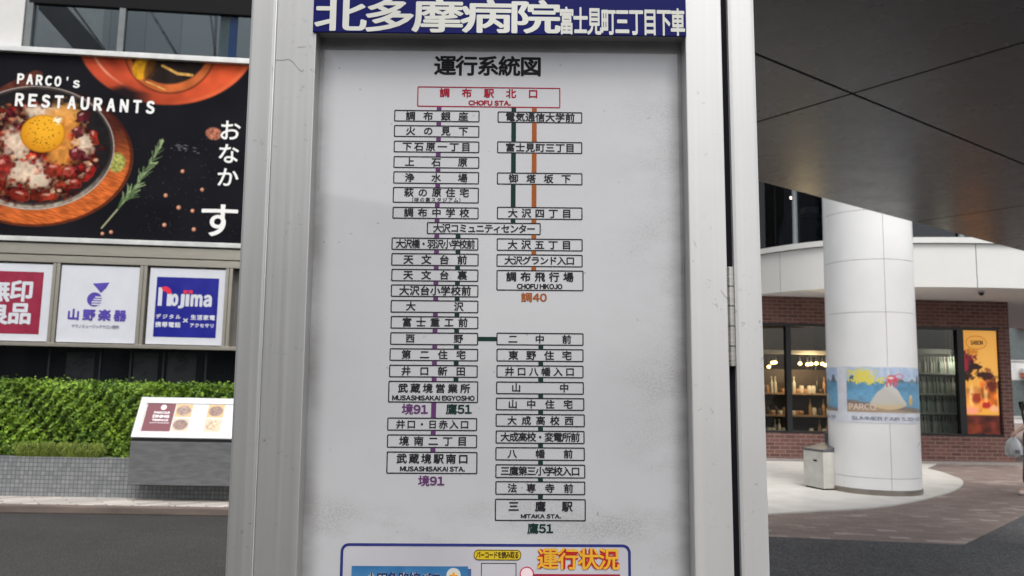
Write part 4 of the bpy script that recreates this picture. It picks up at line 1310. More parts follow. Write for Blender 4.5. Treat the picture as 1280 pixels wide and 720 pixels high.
def wrap(mb, ang0, r):
    """bend a flat sheet (x along, y up, z out) round the column, x = 0 at bearing ang0"""
    o = MB(); o.f = mb.f
    for p in mb.v:
        a = ang0 + p[0] / r
        o.v.append(((r + p[2]) * math.cos(a), (r + p[2]) * math.sin(a), p[1]))
    return o
pz1, pz0 = zc(458), zc(529)
pzi1, pzi0 = zc(459.5), zc(515.5)
ang_l = view + math.asin((1063 - 1093) / 56.5)
PW = 1.235
def poster_fn(U, V):
    h = pzi1 - pzi0
    y = (V - pzi0) / h; x = U / PW
    n1, n2 = vnoise(U, V, .07, 1), vnoise(U, V, .02, 2)
    img = np.ones(U.shape + (3,)) * np.array([168, 192, 224.])
    img = over(img, (200, 212, 232), np.clip((n1 - .5) * 2, 0, .6))
    img = over(img, (92, 130, 160), ((y < .70) ).astype(float))
    sea = np.clip((.66 - y) / .3, 0, 1)[..., None]
    s_ = (np.array([64, 128, 172]) * (1 - sea) + np.array([86, 150, 190]) * sea) * (.9 + .2 * n1[..., None])
    m_ = (y < .665).astype(float)[..., None]
    img = img * (1 - m_) + s_ * m_
    for cx, w, hh, c in ((.07, .05, .14, (58, 84, 100)), (.52, .05, .10, (84, 110, 120)), (.62, .06, .07, (70, 100, 108)), (.93, .05, .16, (66, 84, 96)), (.80, .06, .07, (104, 128, 132))):
        img = over(img, c, ((np.abs(x - cx) < w * (1 - (y - .68) / (hh * 1.6))) & (y > .665) & (y < .68 + hh)).astype(float))
    shore = .27 - .20 * x + .03 * (n1 - .5)
    img = over(img, (112, 100, 92), soft(y - shore + 1, 1, .02)); img = over(img, (168, 138, 108), soft(y - shore + 1.09, 1, .03))
    img = img * (.94 + .12 * n2[..., None])
    # shaved ice heap with red syrup
    half = .225 * np.clip(1 - np.clip((y - .10) / .58, 0, 1) ** 1.5, 0, 1) * np.sqrt(np.clip((y - .07) / .10, 0, 1))
    heap = soft(np.abs(x - .47) + .02 * (n1 - .5), half, .008) * (y > .07)
    sh = np.clip(.75 + (x - .52) * .6 + (y - .2) * .35, .8, 1)[..., None]
    m_ = heap[..., None]
    img = img * (1 - m_) + np.array([244, 238, 226]) * sh * m_
    img = over(img, (216, 178, 116), heap * soft(y, .17, .06) * .8)
    img = over(img, (206, 60, 84), soft(ell(x, y, .515, .735, .075, .085) + (n2 - .5) * .6, 1, .15))
    img = over(img, (222, 110, 140), soft(np.abs(ell(x, y, .60, .81, .065, .06) - .8), .2, .1) * .8)
    for cx in (.45, .49, .53, .57):
        img = over(img, (206, 60, 84), ((np.abs(x - cx) < .010) & (y < .68) & (y > .60 - .05 * ((cx * 37) % 1))).astype(float))
    img = over(img, (250, 214, 206), soft(ell(x, y, .50, .77, .03, .03), 1, .3))
    img = over(img, (222, 164, 70), soft(ell(x, y, .76, .27, .028, .11) + (n2 - .5) * .5, 1, .2)); img = over(img, (236, 200, 160), soft(ell(x, y, .76, .36, .018, .04), 1, .3))
    # yellow brush marks of the heading, too soft to read
    blob = np.maximum(soft(ell(x, y, .19, .86, .15, .10) + (n2 - .5) * 1.5, .95, .2), soft(ell(x, y, .23, .73, .19, .085) + (n2 - .5) * 1.5, .95, .2))
    img = over(img, (232, 214, 70), blob)
    return np.clip(img * .78 + 44, 0, 255)
PEACH = plain('poster_peach', rgb(222, 200, 186), .5)
PSHEET = plain('poster_white', (.66, .68, .74), .4)
PPRINT = printed('column_poster_print', .4)
for k in range(2):
    off = ang_l - k * (PW + .17) / CR
    t = Thing('column_poster', ['seaside poster with a shaved ice heap wrapped round the white column', 'seaside poster mostly turned away round the shaded side of the white column'][k], 'poster',
              COLF, (CR * math.cos(off + .9), CR * math.sin(off + .9), pz0), 'summer posters on the round column')
    sh_ = MB(); nn = 40
    flat = MB()
    xs = np.linspace(-.15 if k == 0 else -.02, PW + .02, nn)
    for x in xs:
        flat.v += [(x, pz0, .0015), (x, pz1, .0015), (x, pz1, .003), (x, pz0, .003)]
    for j in range(nn - 1):
        for q in range(4):
            flat.f.append((j * 4 + q, j * 4 + (q + 1) % 4, (j + 1) * 4 + (q + 1) % 4, (j + 1) * 4 + q))
    flat.f += [(0, 1, 2, 3), ((nn - 1) * 4 + 3, (nn - 1) * 4 + 2, (nn - 1) * 4 + 1, (nn - 1) * 4)]
    base = t.part('sheet', wrap(flat, off, CR), PSHEET, smooth=False)
    gm, gc = grid_print(0, PW, pzi0, pzi1, 240, 110, poster_fn, .005)
    pic = t.part('picture', wrap(gm, off, CR), PPRINT, base)
    put_print(pic, gc)
    mb = MB().text(fitted('PARCO', .03, .40, pzi0 + .03, pzi0 + .12, .03, 1), .008)
    t.part('lettering', wrap(mb, off, CR), PEACH, pic)
    mb = MB().text(fitted('SUMMER FAIR 5.30-30', .06, 1.18, zc(525.5), zc(521), .02), .005)
    t.part('caption', wrap(mb, off, CR), plain('caption_grey', rgb(104, 110, 130), .5), base)

# bin beside the column
bf = on_z(1005, 608, .03); bg = on_z(1030, 613, .03)
ang = math.degrees(math.atan2(bg[1] - bf[1], bg[0] - bf[0]))
BF = upright(bf[0], bf[1], ang, .03)
bw = math.hypot(bg[0] - bf[0], bg[1] - bf[1])
bh = BF.at(1020, 564)[1]
bn = Thing('litter_bin', 'pale grey bin with a dark lid beside the white column', 'bin', BF, (bw / 2, 0, -.2))
bn.part('body', MB().box(0, bw, .02, bh, -.40, 0), plain('bin_paint', (.55, .54, .50), .45), bevel=.012)
bn.part('lid', MB().add([(-.005, bh + .002, .005), (bw + .005, bh + .002, .005), (bw + .005, bh + .03, .005), (-.005, bh + .03, .005), (-.005, bh + .002, -.41), (bw + .005, bh + .002, -.41), (bw + .005, bh + .11, -.41), (-.005, bh + .11, -.41)],
        [(0, 1, 2, 3), (5, 4, 7, 6), (3, 2, 6, 7), (1, 5, 6, 2), (4, 0, 3, 7), (0, 4, 5, 1)]), plain('bin_lid', (.10, .10, .105), .5), bevel=.006)
q = BF.at(1019, 575.5)
bn.part('slot', MB().box(q[0] - .04, q[0] + .04, q[1] - .013, q[1] + .013, .0005, .004), RUBBER, bevel=.002)
bn.part('foot', MB().box(.02, bw - .02, 0, .021, -.38, -.02), RUBBER)
dbx = BF.at(1029, 540, -.42); dby = BF.at(1037, 540, -.42)
single('dark_board', MB().box(dbx[0], dby[0] + .25, 0, dbx[1], -.50, -.44), plain('dark_board', (.06, .062, .07), .5), 'dark grey upright board tucked behind the bin and column', 'board', BF, (dbx[0], 0, -.47), bevel=.004)

# ================================================================== CURVED SHOP BUILDING
def chaikin(p, n=2):
    for _ in range(n):
        q = [p[0]]
        for a, b in zip(p[:-1], p[1:]):
            q += [(a[0] * .75 + b[0] * .25, a[1] * .75 + b[1] * .25), (a[0] * .25 + b[0] * .75, a[1] * .25 + b[1] * .75)]
        p = q + [p[-1]]
    return p
arc = chaikin([(2.2, 24), (3.9, 19.6), (5.3, 16.75), (6.3, 15.55), (7.8, 15.15), (9.9, 15.05), (12.2, 15.6), (15, 17.2), (18, 20.5)], 3)
arc = np.array(arc)
def offset_line(p, d):
    t = np.gradient(p, axis=0); t /= np.linalg.norm(t, axis=1)[:, None]
    return p + np.stack([-t[:, 1], t[:, 0]], 1) * d        # positive = into the building
BZ0, BZ1 = 3.5, 4.46
shop = Thing('shop_building', 'brick shop under a curved white upper storey behind the round column', 'building', WORLD, (8.5, 17.2, 0))
def wall_strip(line, z0, z1, th):
    a, b = offset_line(line, 0), offset_line(line, th)
    mb = MB(); n = len(line)
    for i in range(n):
        mb.v += [(a[i][0], a[i][1], z0), (a[i][0], a[i][1], z1), (b[i][0], b[i][1], z1), (b[i][0], b[i][1], z0)]
    for j in range(n - 1):
        for q in range(4):
            mb.f.append((j * 4 + q, (j + 1) * 4 + q, (j + 1) * 4 + (q + 1) % 4, j * 4 + (q + 1) % 4))
    mb.f += [(3, 2, 1, 0), ((n - 1) * 4, (n - 1) * 4 + 1, (n - 1) * 4 + 2, (n - 1) * 4 + 3)]
    return mb
BANDW = plain('fascia_white', (.66, .66, .63), .4, var=.03, scale=1.5)
# split the fascia where its joints show
def arc_index(px):
    best = (9, 0)
    for i, p in enumerate(arc):
        v = np.array([p[0], p[1], 4.0]) - C0
        x = 640 + FPX * (v @ Rv) / (v @ Fv)
        if v @ Fv > 0 and abs(x - px) < best[0] * 1 + 0 or best[0] == 9 and abs(x - px) < 9: best = (abs(x - px), i)
    return best[1]
def refine(line, n=400):
    s = np.concatenate([[0], np.cumsum(np.linalg.norm(np.diff(line, axis=0), axis=1))])
    u = np.linspace(0, s[-1], n)
    return np.stack([np.interp(u, s, line[:, 0]), np.interp(u, s, line[:, 1])], 1)
arc = refine(arc, 260)
ia, ib = arc_index(976), arc_index(1223)
stepi = max(12, (ib - ia) // 2)
cuts = [0] + sorted(i for i in set([ia, ia + stepi, ib, ib + stepi, ib + 2 * stepi, ia - stepi]) if 3 < i < 256) + [259]
for a, b in zip(cuts[:-1], cuts[1:]):
    seg_ = arc[a:b + 1].copy()
    seg_[0] += (seg_[1] - seg_[0]) / np.linalg.norm(seg_[1] - seg_[0]) * .008 if a else 0
    seg_[-1] -= (seg_[-1] - seg_[-2]) / np.linalg.norm(seg_[-1] - seg_[-2]) * .008 if b < 259 else 0
    shop.part('fascia_panel', wall_strip(seg_, BZ0, BZ1 - .12, .06), BANDW, smooth=True)
shop.part('fascia_core', wall_strip(offset_line(arc, .05), BZ0 + .02, BZ1 - .13, .2), plain('fascia_joint', (.12, .12, .12), .7))
shop.part('fascia_cap', wall_strip(offset_line(arc, -.05), BZ1 - .11, BZ1, .45), BANDW, smooth=True)
n = len(arc)
inn = offset_line(arc, .02)
sf = MB()
sf.v = [(p[0], p[1], BZ0 + .004) for p in inn] + [(p[0], 24.5, BZ0 + .004) for p in inn]
sf.f = [(i, n + i, n + i + 1, i + 1) for i in range(n - 1)]
shop.part('under_soffit', sf, plain('soffit_paint', (.78, .77, .76), .7, var=.03))
gl = offset_line(arc, .40)
UGL = glass('upper_glass', (.5, .55, .6), ior=1.55)
shop.part('upper_glazing', wall_strip(gl, BZ1 - .02, 7.6, .012), UGL)
mb = MB()
for px in (980.5, 1100, 1215):
    i = arc_index(px); p = gl[i]
    mb.tube((p[0], p[1] - .05, BZ1), (p[0], p[1] - .05, 7.6), .055, n=8)
shop.part('mullion', mb, plain('mullion_grey', (.22, .24, .25), .4, .4))
up = offset_line(arc, 4.0)
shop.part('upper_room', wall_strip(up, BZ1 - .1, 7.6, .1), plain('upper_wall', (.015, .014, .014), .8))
fl = MB()
fl.v = [(p[0], p[1], BZ1 - .06) for p in gl] + [(p[0], 30.0, BZ1 - .06) for p in gl]
fl.f = [(i, i + 1, n + i + 1, n + i) for i in range(n - 1)]
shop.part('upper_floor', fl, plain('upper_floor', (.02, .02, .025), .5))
rf = MB()
rf.v = [(p[0], p[1], 7.6) for p in offset_line(arc, -.3)] + [(p[0], 30.0, 7.6) for p in gl]
rf.f = [(i, i + 1, n + i + 1, n + i) for i in range(n - 1)]
shop.part('roof', rf, plain('roof_grey', (.2, .2, .2), .8))

# brick front under the curve
SH = upright(5.3, 17.22, 2.2)
S = lambda px, py, w=0: SH.at(px, py, w)
def brick_wall():
    t = NT('red_brick')
    v = t.coords()
    b = t.n('ShaderNodeTexBrick'); t.l(v, b.inputs['Vector'])
    for k, x in (('Scale', 1.0), ('Mortar Size', .007), ('Mortar Smooth', .15), ('Bias', -.1), ('Brick Width', .225), ('Row Height', .078)):
        b.inputs[k].default_value = x
    b.inputs['Color1'].default_value = (.115, .05, .042, 1); b.inputs['Color2'].default_value = (.20, .095, .075, 1); b.inputs['Mortar'].default_value = (.27, .20, .175, 1)
    t.base(t.mix(t.ramp(t.noise(v, 1.5, 4), [(.4, 0.0), (.7, .35)]), b.outputs['Color'], (.13, .06, .05))).set(rough=.85)
    t.bump(b.outputs['Fac'], -.4, .006)
    return t.m
BRICK = brick_wall()
zs, zh = S(1180, 545)[1], S(1180, 408.5)[1]
xr = S(1264.5, 470)[0]
xl = S(860, 470)[0]
shop.part
def spart(name, mb, mat, parent=None, **k):
    o = shop.part(name, world_mb(SH, mb), mat, parent, **k)
    return o
# brick needs its own axes: a wall piece keeps the frame of the front
def fpart(name, mb, mat, **k):
    o = bpy.data.objects.new(name, mesh_of(name, mb, (0, 0, 0), k.get('bevel', 0)))
    COL.objects.link(o); o.data.materials.append(mat)
    o.parent = shop.root
    o.matrix_parent_inverse = Matrix.Identity(4)
    o.matrix_basis = WORLD.mat(8.5, 17.2, 0).inverted() @ SH.mat()
    return o
fpart('brick_base', MB().box(xl, xr, 0, zs, -.28, 0), BRICK)
fpart('brick_header', MB().box(xl, xr, zh, BZ0 - .004, -.28, 0), BRICK)
px_p = S(1252, 480)[0]
fpart('brick_pier', MB().box(px_p, xr, zs + .001, zh - .001, -.28, 0), BRICK)
spart('side_wall', MB().box(xr - .28, xr - .001, 0, BZ0 - .006, -7, -.281), BRICK)
spart('footing', MB().box(xl, xr + .6, 0, .05, .001, .28), plain('footing_stone', (.3, .27, .25), .8))
DKF = plain('black_frame', (.012, .012, .013), .35)
fb = MB().box(xl, px_p, zs, zs + .05, -.14, -.02).box(xl, px_p, zh - .06, zh, -.14, -.02)
for px, hw_ in ((902, .05), (987, .055), (1092, .05), (1146, .03), (1203.5, .07)):
    x = S(px, 480)[0]; fb.box(x - hw_, x + hw_, zs + .05, zh - .06, -.15, -.015)
spart('window_frame', fb, DKF)
spart('window_pane', MB().box(xl, S(1203, 480)[0], zs + .05, zh - .06, -.09, -.084), glass('shop_glass', (.85, .88, .86), ior=1.5))
WARM = plain('shop_wall_brown', (.10, .07, .05), .7)
spart('inner_wall', MB().box(xl, xr - .3, 0, BZ0 - .02, -4.1, -4.0).box(xl - .1, xl, 0, BZ0 - .02, -4, -.3), WARM)
spart('inner_floor', MB().box(xl, xr - .3, .01, .06, -4, -.3), plain('shop_floor', (.16, .13, .1), .5))
spart('inner_ceiling', MB().box(xl, xr - .3, 3.2, 3.3, -4, -.3), plain('shop_ceiling', (.14, .12, .1), .7))
sc_ = S(1118, 470)[0]
spart('partition', MB().box(sc_ - .05, sc_ + .05, .06, 3.2, -4, -.3), WARM)
pel = MB().box(xl, sc_ - .06, S(1010, 443, -1)[1], S(1010, 438.5, -1)[1], -1.1, -.9).box(sc_ + .06, S(1203, 480)[0], S(1175, 446, -.5)[1], S(1175, 442.5, -.5)[1], -.6, -.45)
spart('light_rail', pel, plain('light_rail_beige', (.36, .33, .27), .5))

# warm spot lamps under the rail
lamp_mat = glow('warm_lamp', (1.0, .62, .22), 8)
proto = None
for px, py in ((961, 458), (965.5, 453), (969, 452.5), (1000, 454), (1009.5, 455), (1014, 454.5), (1020.5, 454), (1028, 454.5), (1032, 456)):
    q = S(px, py, -1.4)
    pos = SH.O + SH.X * q[0] + SH.Y * q[1] - SH.N * 1.4
    if proto is None:
        r = bpy.data.objects.new('spot_lamp', None); COL.objects.link(r); r.empty_display_size = .05
        tag(r, 'small warm glowing spot lamp inside the brick shop window', 'lamp', 'warm spot lamps in the shop window')
        b1 = bpy.data.objects.new('bulb', mesh_of('bulb', MB().lathe([(.006, -.045), (.034, -.035), (.045, -.008), (.03, .02), (.012, .03)], n=12), smooth=True)); b1.data.materials.append(lamp_mat)
        b2 = bpy.data.objects.new('holder', mesh_of('holder', MB().lathe([(.03, .028), (.03, .09), (.008, .1), (.008, .35)], n=10), smooth=True)); b2.data.materials.append(DKF)
        for b in (b1, b2): COL.objects.link(b); b.parent = r
        proto = r
    else:
        r = proto.copy(); COL.objects.link(r)
        for c in proto.children:
            d_ = c.copy(); COL.objects.link(d_); d_.parent = r
    r.location = pos
pll = bpy.data.lights.new('shop_light', 'POINT'); pll.specular_factor = 0; pll.energy = 62; pll.color = (1, .72, .42); pll.shadow_soft_size = .25
plo = bpy.data.objects.new('shop_light', pll); COL.objects.link(plo)
q = S(1010, 452, -1.0); plo.location = SH.O + SH.X * q[0] + SH.Y * (q[1]) - SH.N * .9
pl2 = pll.copy(); pl2.energy = 12; pl2.color = (1, .92, .8)
po2 = bpy.data.objects.new('shop_light', pl2); COL.objects.link(po2)
q = S(1180, 450, -1.0); po2.location = SH.O + SH.X * q[0] + SH.Y * q[1] - SH.N * .55

# shelves and the goods on them
WOOD = plain('shelf_wood', (.25, .16, .09), .5, stretch=(1, 8, 1))
GREY = plain('shelf_grey', (.36, .36, .32), .5)
goods = []
def shelf(x0, x1, zs_, w0, w1, mat, label, group=None):
    t = Thing('display_shelf', label, 'shelf', SH, ((x0 + x1) / 2, .06, (w0 + w1) / 2))
    for z in zs_:
        t.part('shelf_board', MB().box(x0, x1, z - .04, z, w0, w1), mat, bevel=.003)
    for x in (x0, x1 - .03):
        t.part('upright', MB().box(x, x + .03, .06, max(zs_) + .55, w0 - .001, w0 + .04), DKF)
    t.part('back_panel', MB().box(x0, x1, .06, max(zs_) + .55, w0 - .03, w0 - .002), plain('shelf_back', (.05, .035, .025), .7) if mat is WOOD else plain('shelf_back_pale', (.20, .21, .185), .6))
    return zs_
LZ = [S(1010, y, -1.4)[1] for y in (545, 519, 491.5)]
lx0, lx1 = S(950, 500, -1.5)[0], S(1085, 500, -1.5)[0]
shelf(lx0, lx1, LZ, -1.75, -1.35, WOOD, 'dark wooden shelf of small pale goods behind the wide shop window')
RZ = [S(1175, y, -.7)[1] for y in (541, 516, 492, 466)]
rx0, rx1 = S(1122, 500, -.8)[0], S(1200, 500, -.8)[0]
shelf(rx0, rx1, RZ, -1.0, -.66, GREY, 'pale grey shelf of bottles behind the narrow shop window')
JARM = [plain('jar_cream', (.48, .44, .38), .4), plain('jar_amber', (.34, .18, .08), .3), plain('jar_dark', (.04, .035, .03), .3), plain('jar_green', (.30, .34, .28), .35)]
S_ = 1.75
JSH = [[(.036, 0), (.04, .01), (.04, .075), (.034, .085), (.034, .1), (.0, .101)], [(.024, 0), (.027, .01), (.027, .13), (.010, .155), (.010, .19), (.013, .192), (.013, .215), (0, .216)],
       [(.05, 0), (.055, .006), (.055, .05), (.05, .055), (0, .058)]]
jm = {}
def jar(kind, col, pos, label, group, cat):
    k = (kind, col)
    if k not in jm:
        me = mesh_of('jar', MB().lathe([(a * 1.35, b * S_) for a, b in JSH[kind][:-1]], n=14), smooth=True); me.materials.append(JARM[col]); jm[k] = me
    o = bpy.data.objects.new(['cosmetic_jar', 'slim_bottle', 'low_tin'][kind], jm[k])
    COL.objects.link(o); o.location = pos
    tag(o, label, cat, group)
r2 = random.Random(5)
for zi, z in enumerate(LZ):
    x = lx0 + .06
    while x < lx1 - .08:
        if r2.random() < .92:
            kind, col = r2.choice([0, 0, 2, 1]), r2.choice([0, 0, 1, 2])
            w = -1.35 - r2.uniform(.07, .16)
            p = SH.O + SH.X * x + SH.Y * z + SH.N * w
            jar(kind, col, p, ['small round jar among many standing on the dark wooden shop shelf', 'slim bottle standing on the dark wooden shop shelf among jars', 'low tin lying among jars on the dark wooden shop shelf'][kind],
                ['jars on the wooden shop shelf', 'bottles on the wooden shop shelf', 'tins on the wooden shop shelf'][kind], ['jar', 'bottle', 'tin'][kind])
        x += r2.uniform(.075, .11)
for z in RZ:
    x = rx0 + .06
    while x < rx1 - .06:
        w = -.66 - r2.uniform(.06, .14)
        p = SH.O + SH.X * x + SH.Y * z + SH.N * w
        jar(1, r2.choice([0, 3, 3, 3]), p, 'slim pale bottle in the rows on the grey shop shelf', 'bottles on the grey shop shelf', 'bottle')
        x += r2.uniform(.06, .08)

# backlit advertising panel in the last bay of the window
ax0, ax1, az0, az1 = S(1206.5, 480)[0], S(1250.5, 480)[0], zs + .052, zh - .005
LB = Thing('light_box', 'tall backlit orange poster of bottles set into the brick shop front', 'light box', SH, ((ax0 + ax1) / 2, az0, -.08))
LB.part('case', MB().box(ax0 - .02, px_p - .004, zs + .001, zh - .001, -.2, -.061), DKF)
def ad_fn(U, V):
    x = (U - ax0) / (ax1 - ax0); y = (V - az0) / (az1 - az0)
    n1, n2 = vnoise(U, V, .12, 1), vnoise(U, V, .04, 4)
    img = np.ones(U.shape + (3,)) * np.array([226, 158, 62.]) + (y[..., None] - .6) * np.array([10, 12, 20])
    img = over(img, (244, 186, 96), soft(ell(x, y, .75, .55, .5, .4), 1, .5) * .5)
    def b(c, *a, w=.12, k=1.0, n=0.0): 
        nonlocal img
        img = over(img, c, soft(ell(x, y, *a) + n * (n2 - .5), 1, w) * k)
    b((160, 96, 30), .42, .86, .30, .066, w=.03); b((230, 164, 70), .42, .86, .285, .060, w=.03)
    # flowers and dark twigs
    b((110, 24, 34), .12, .70, .24, .07, w=.2, n=.9); b((46, 18, 20), .16, .62, .30, .055, w=.2, n=1.0); b((150, 30, 48), .04, .64, .14, .08, w=.2, n=.7)
    b((40, 18, 16), .36, .63, .18, .02, w=.3, n=.6); b((196, 120, 30), .30, .77, .12, .028, w=.4, n=.9); b((50, 22, 16), .10, .54, .18, .04, w=.3, n=.8)
    b((44, 18, 14), .60, .56, .24, .028, w=.3, n=.7); b((150, 90, 40), .70, .60, .08, .02, w=.4, n=.8)
    # two bottles
    bx = lambda cx, hw, y0, y1: np.clip((hw - np.abs(x - cx)) / .05, 0, 1) * np.clip((y - y0) / .02, 0, 1) * np.clip((y1 - y) / .04, 0, 1)
    m = bx(.70, .26, .23, .52)[..., None]; c = np.array([206, 104, 34]) * (.6 + .8 * n1[..., None]); img = img * (1 - m) + c * m
    m = bx(.28, .24, .20, .46)[..., None]; c = np.array([232, 150, 70]) * (.7 + .5 * n1[..., None]); img = img * (1 - m) + c * m
    b((250, 214, 140), .22, .36, .06, .10, w=.4, k=.7); b((252, 220, 150), .62, .38, .05, .10, w=.4, k=.6)
    b((150, 52, 24), .34, .34, .13, .05, w=.3, n=.6); b((96, 34, 20), .80, .46, .16, .05, w=.4, n=.6); b((60, 22, 16), .70, .535, .22, .03, w=.4, n=.6)
    b((240, 150, 120), .2, .22, .16, .035, w=.3, n=.7); b((170, 44, 40), .64, .27, .12, .03, w=.3, n=.7); b((236, 170, 120), .86, .24, .14, .03, w=.3, n=.7)
    low = np.clip((.185 - y) / .02, 0, 1)
    img = img * (1 - low[..., None]) + (np.array([84, 34, 26]) * (.5 + 1.0 * n1[..., None])) * low[..., None]
    b((150, 62, 30), .25, .05, .3, .05, w=.5, k=.6, n=.6)
    img = over(img, (30, 16, 14), np.clip((x - .96) / .03, 0, 1) * (y < .5))
    return np.clip(img, 0, 255)
gm, gc = grid_print(ax0, ax1, az0, az1, 90, 260, ad_fn, -.06)
ad = LB.part('lit_picture', gm, printed('lit_print', .3, emit=.36)); put_print(ad, gc)
a_, b_ = ax0 + (ax1 - ax0) * .25, ax0 + (ax1 - ax0) * .61
zz = az0 + (az1 - az0) * .86
LB.part('lettering', MB().text(fitted('SABON', a_, b_, zz - .05, zz + .05, .04), -.056), plain('ad_brown', rgb(92, 52, 20), .5), ad)

# dome camera under the curved storey
q = on_z(1226.5, 364, BZ0)
dome = Thing('dome_camera', 'small dark dome camera fixed under the curved white storey', 'camera', WORLD, (q[0], q[1], BZ0))
dome.part('mount', MB().lathe([(.05, -.03), (.06, -.028), (.06, .0)], (q[0], q[1], BZ0), 20), plain('dome_mount', (.4, .4, .4), .4), smooth=True)
dome.part('dome', MB().lathe([(.008, -.09), (.03, -.08), (.045, -.06), (.05, -.031)], (q[0], q[1], BZ0), 20), plain('dome_black', (.012, .012, .014), .1), smooth=True)

# things seen through the upper windows
def at_px(px, py, Y):
    d = ray(px, py); return C0 + d * (Y / d[1])
lm2 = glow('ceiling_spot', (1.0, .70, .5), 9)
for px, py in ((967.5, 256), (990, 247.5)):
    p = at_px(px, py, 19.6)
    single('ceiling_lamp', MB().lathe([(.01, -.035), (.04, -.03), (.055, 0), (.055, .03)], tuple(p), 12), lm2, 'small glowing lamp in the dark upper storey window', 'lamp', WORLD, tuple(p), 'lamps in the upper storey', smooth=True)
for i, (px, py, w, h, lab) in enumerate(((962, 274, .34, .26, 'pale box on the counter beside the mullion of the upper window'), (1012, 264, .33, .14, 'flat pale box on the upper window counter beside the column'))):
    p = at_px(px, py, 18.9)
    bxm = MB().box(p[0] - w / 2, p[0] + w / 2, p[1] - .15, p[1] + .15, p[2] - h / 2, p[2] + h / 2)
    bxm.box(p[0] - w / 2 - .01, p[0] + w / 2 + .01, p[1] - .16, p[1] + .16, p[2] + h / 2 - .03, p[2] + h / 2 + .004)
    single('counter_box', bxm, plain('box_grey', (.25, .25, .25), .6), lab, 'box', WORLD, (p[0], p[1], p[2] - h / 2), bevel=.01)
p = at_px(1000, 271, 18.9)
ct = Thing('counter', 'dark counter behind the upper storey window', 'counter', WORLD, (p[0], p[1], BZ1 - .06))
zt = at_px(1000, 270.5, 18.9)[2]
ct.part('top', MB().box(p[0] - 2.5, p[0] + 2.0, p[1] - .22, p[1] + .3, zt - .05, zt), plain('counter_top', (.07, .075, .07), .4))
ct.part('front', MB().box(p[0] - 2.45, p[0] + 1.95, p[1] - .12, p[1] + .25, BZ1 - .06, zt - .05), plain('counter_front', (.018, .02, .024), .5))

# ================================================================== DISTANT BUILDING past the brick corner
DB = upright(24.5, 42, -6)
DQ = lambda px, py: DB.at(px, py)
far_b = Thing('office_building', 'distant pale building with banded windows beyond the brick corner', 'building', DB, (8, 0, -4))
far_b.part('wall', MB().box(-3, 22, 0, 15, -8, 0), plain('pale_render', (.55, .55, .53), .7))
FG = plain('far_glass', (.10, .12, .12), .12)
for k in range(5):
    for j in range(9):
        x = -2.4 + j * 2.6; z = .3 + k * 2.9
        w_ = far_b.part('window', MB().box(x, x + 2.2, z, z + 2.0, .002, .05), plain('far_frame', (.5, .5, .48), .5) if k == 0 and j == 0 else bpy.data.materials['far_frame'])
        far_b.part('pane', MB().box(x + .08, x + 1.06, z + .08, z + 1.92, .051, .06).box(x + 1.14, x + 2.12, z + .08, z + 1.92, .051, .06), FG, w_)
OR = plain('orange_board', rgb(222, 96, 50), .5)
for py0, py1, lab, px0 in ((400, 411, 'broad orange shop sign high on the distant pale building', 1272), (466, 472, 'slim orange sign low on the distant pale building', 1276)):
    a_, b_ = DQ(px0, py1), DQ(px0, py0)
    t = Thing('orange_sign', lab, 'sign', DB, (a_[0] + 2, a_[1], .3))
    t.part('board', MB().box(a_[0], a_[0] + 4.2, a_[1], b_[1], .07, .4), OR, bevel=.02)
    t.part('edge', MB().box(a_[0] - .05, a_[0] + 4.25, b_[1] + .002, b_[1] + .2, .07, .42), WPAINT)

# ================================================================== PERSON walking past with a plastic bag
def skin_mesh(name, V, Ed, subdiv=2):
    me = bpy.data.meshes.new(name)
    names = list(V)
    me.from_pydata([V[k][0] for k in names], [], []) if False else me.from_pydata([V[k][0] for k in names], [(names.index(a), names.index(b)) for a, b in Ed], [])
    o = bpy.data.objects.new(name, me)
    COL.objects.link(o)
    md = o.modifiers.new('skin', 'SKIN'); md.use_smooth_shade = True
    for i, k in enumerate(names):
        r = V[k][1]; r = r if isinstance(r, tuple) else (r, r)
        me.skin_vertices[0].data[i].radius = r
        me.skin_vertices[0].data[i].use_root = (i == 0)
    sd_ = o.modifiers.new('sub', 'SUBSURF'); sd_.levels = subdiv; sd_.render_levels = subdiv
    dg = bpy.context.evaluated_depsgraph_get()
    m2 = bpy.data.meshes.new_from_object(o.evaluated_get(dg))
    bpy.data.objects.remove(o); bpy.data.meshes.remove(me)
    m2.name = name
    m2.polygons.foreach_set('use_smooth', [True] * len(m2.polygons))
    return m2
# figure faces -x (walks towards the column); y is sideways, near side -y
PX, PY = 7.95, 12.28
body = {
 'pelvis': ((0, 0, .90), (.135, .10)), 'waist': ((.0, 0, 1.04), (.115, .09)), 'chest': ((-.01, 0, 1.22), (.145, .105)), 'top': ((-.005, 0, 1.35), (.10, .08)),
 'neck': ((.0, 0, 1.42), .05), 'jaw': ((.02, 0, 1.475), (.06, .065)), 'head': ((.03, 0, 1.56), (.083, .095)), 'crown': ((.04, 0, 1.625), (.062, .07)),
 'hipn': ((0, -.09, .86), .095), 'kneen': ((-.16, -.09, .48), .058), 'anklen': ((-.20, -.09, .09), .036), 'toen': ((-.34, -.09, .035), (.034, .026)),
 'hipf': ((0, .09, .86), .095), 'kneef': ((-.02, .09, .47), .058), 'anklef': ((.22, .09, .13), .036), 'toef': ((.10, .09, .04), (.034, .026)),
 'shn': ((0, -.17, 1.33), .058), 'eln': ((-.13, -.215, 1.10), .042), 'wrn': ((-.36, -.20, .955), .027), 'palmn': ((-.42, -.195, .92), (.034, .02)),
 'shf': ((0, .17, 1.33), .058), 'elf': ((.07, .21, 1.08), .042), 'wrf': ((.02, .22, .84), .027), 'palmf': ((.0, .22, .77), (.034, .02)),
}
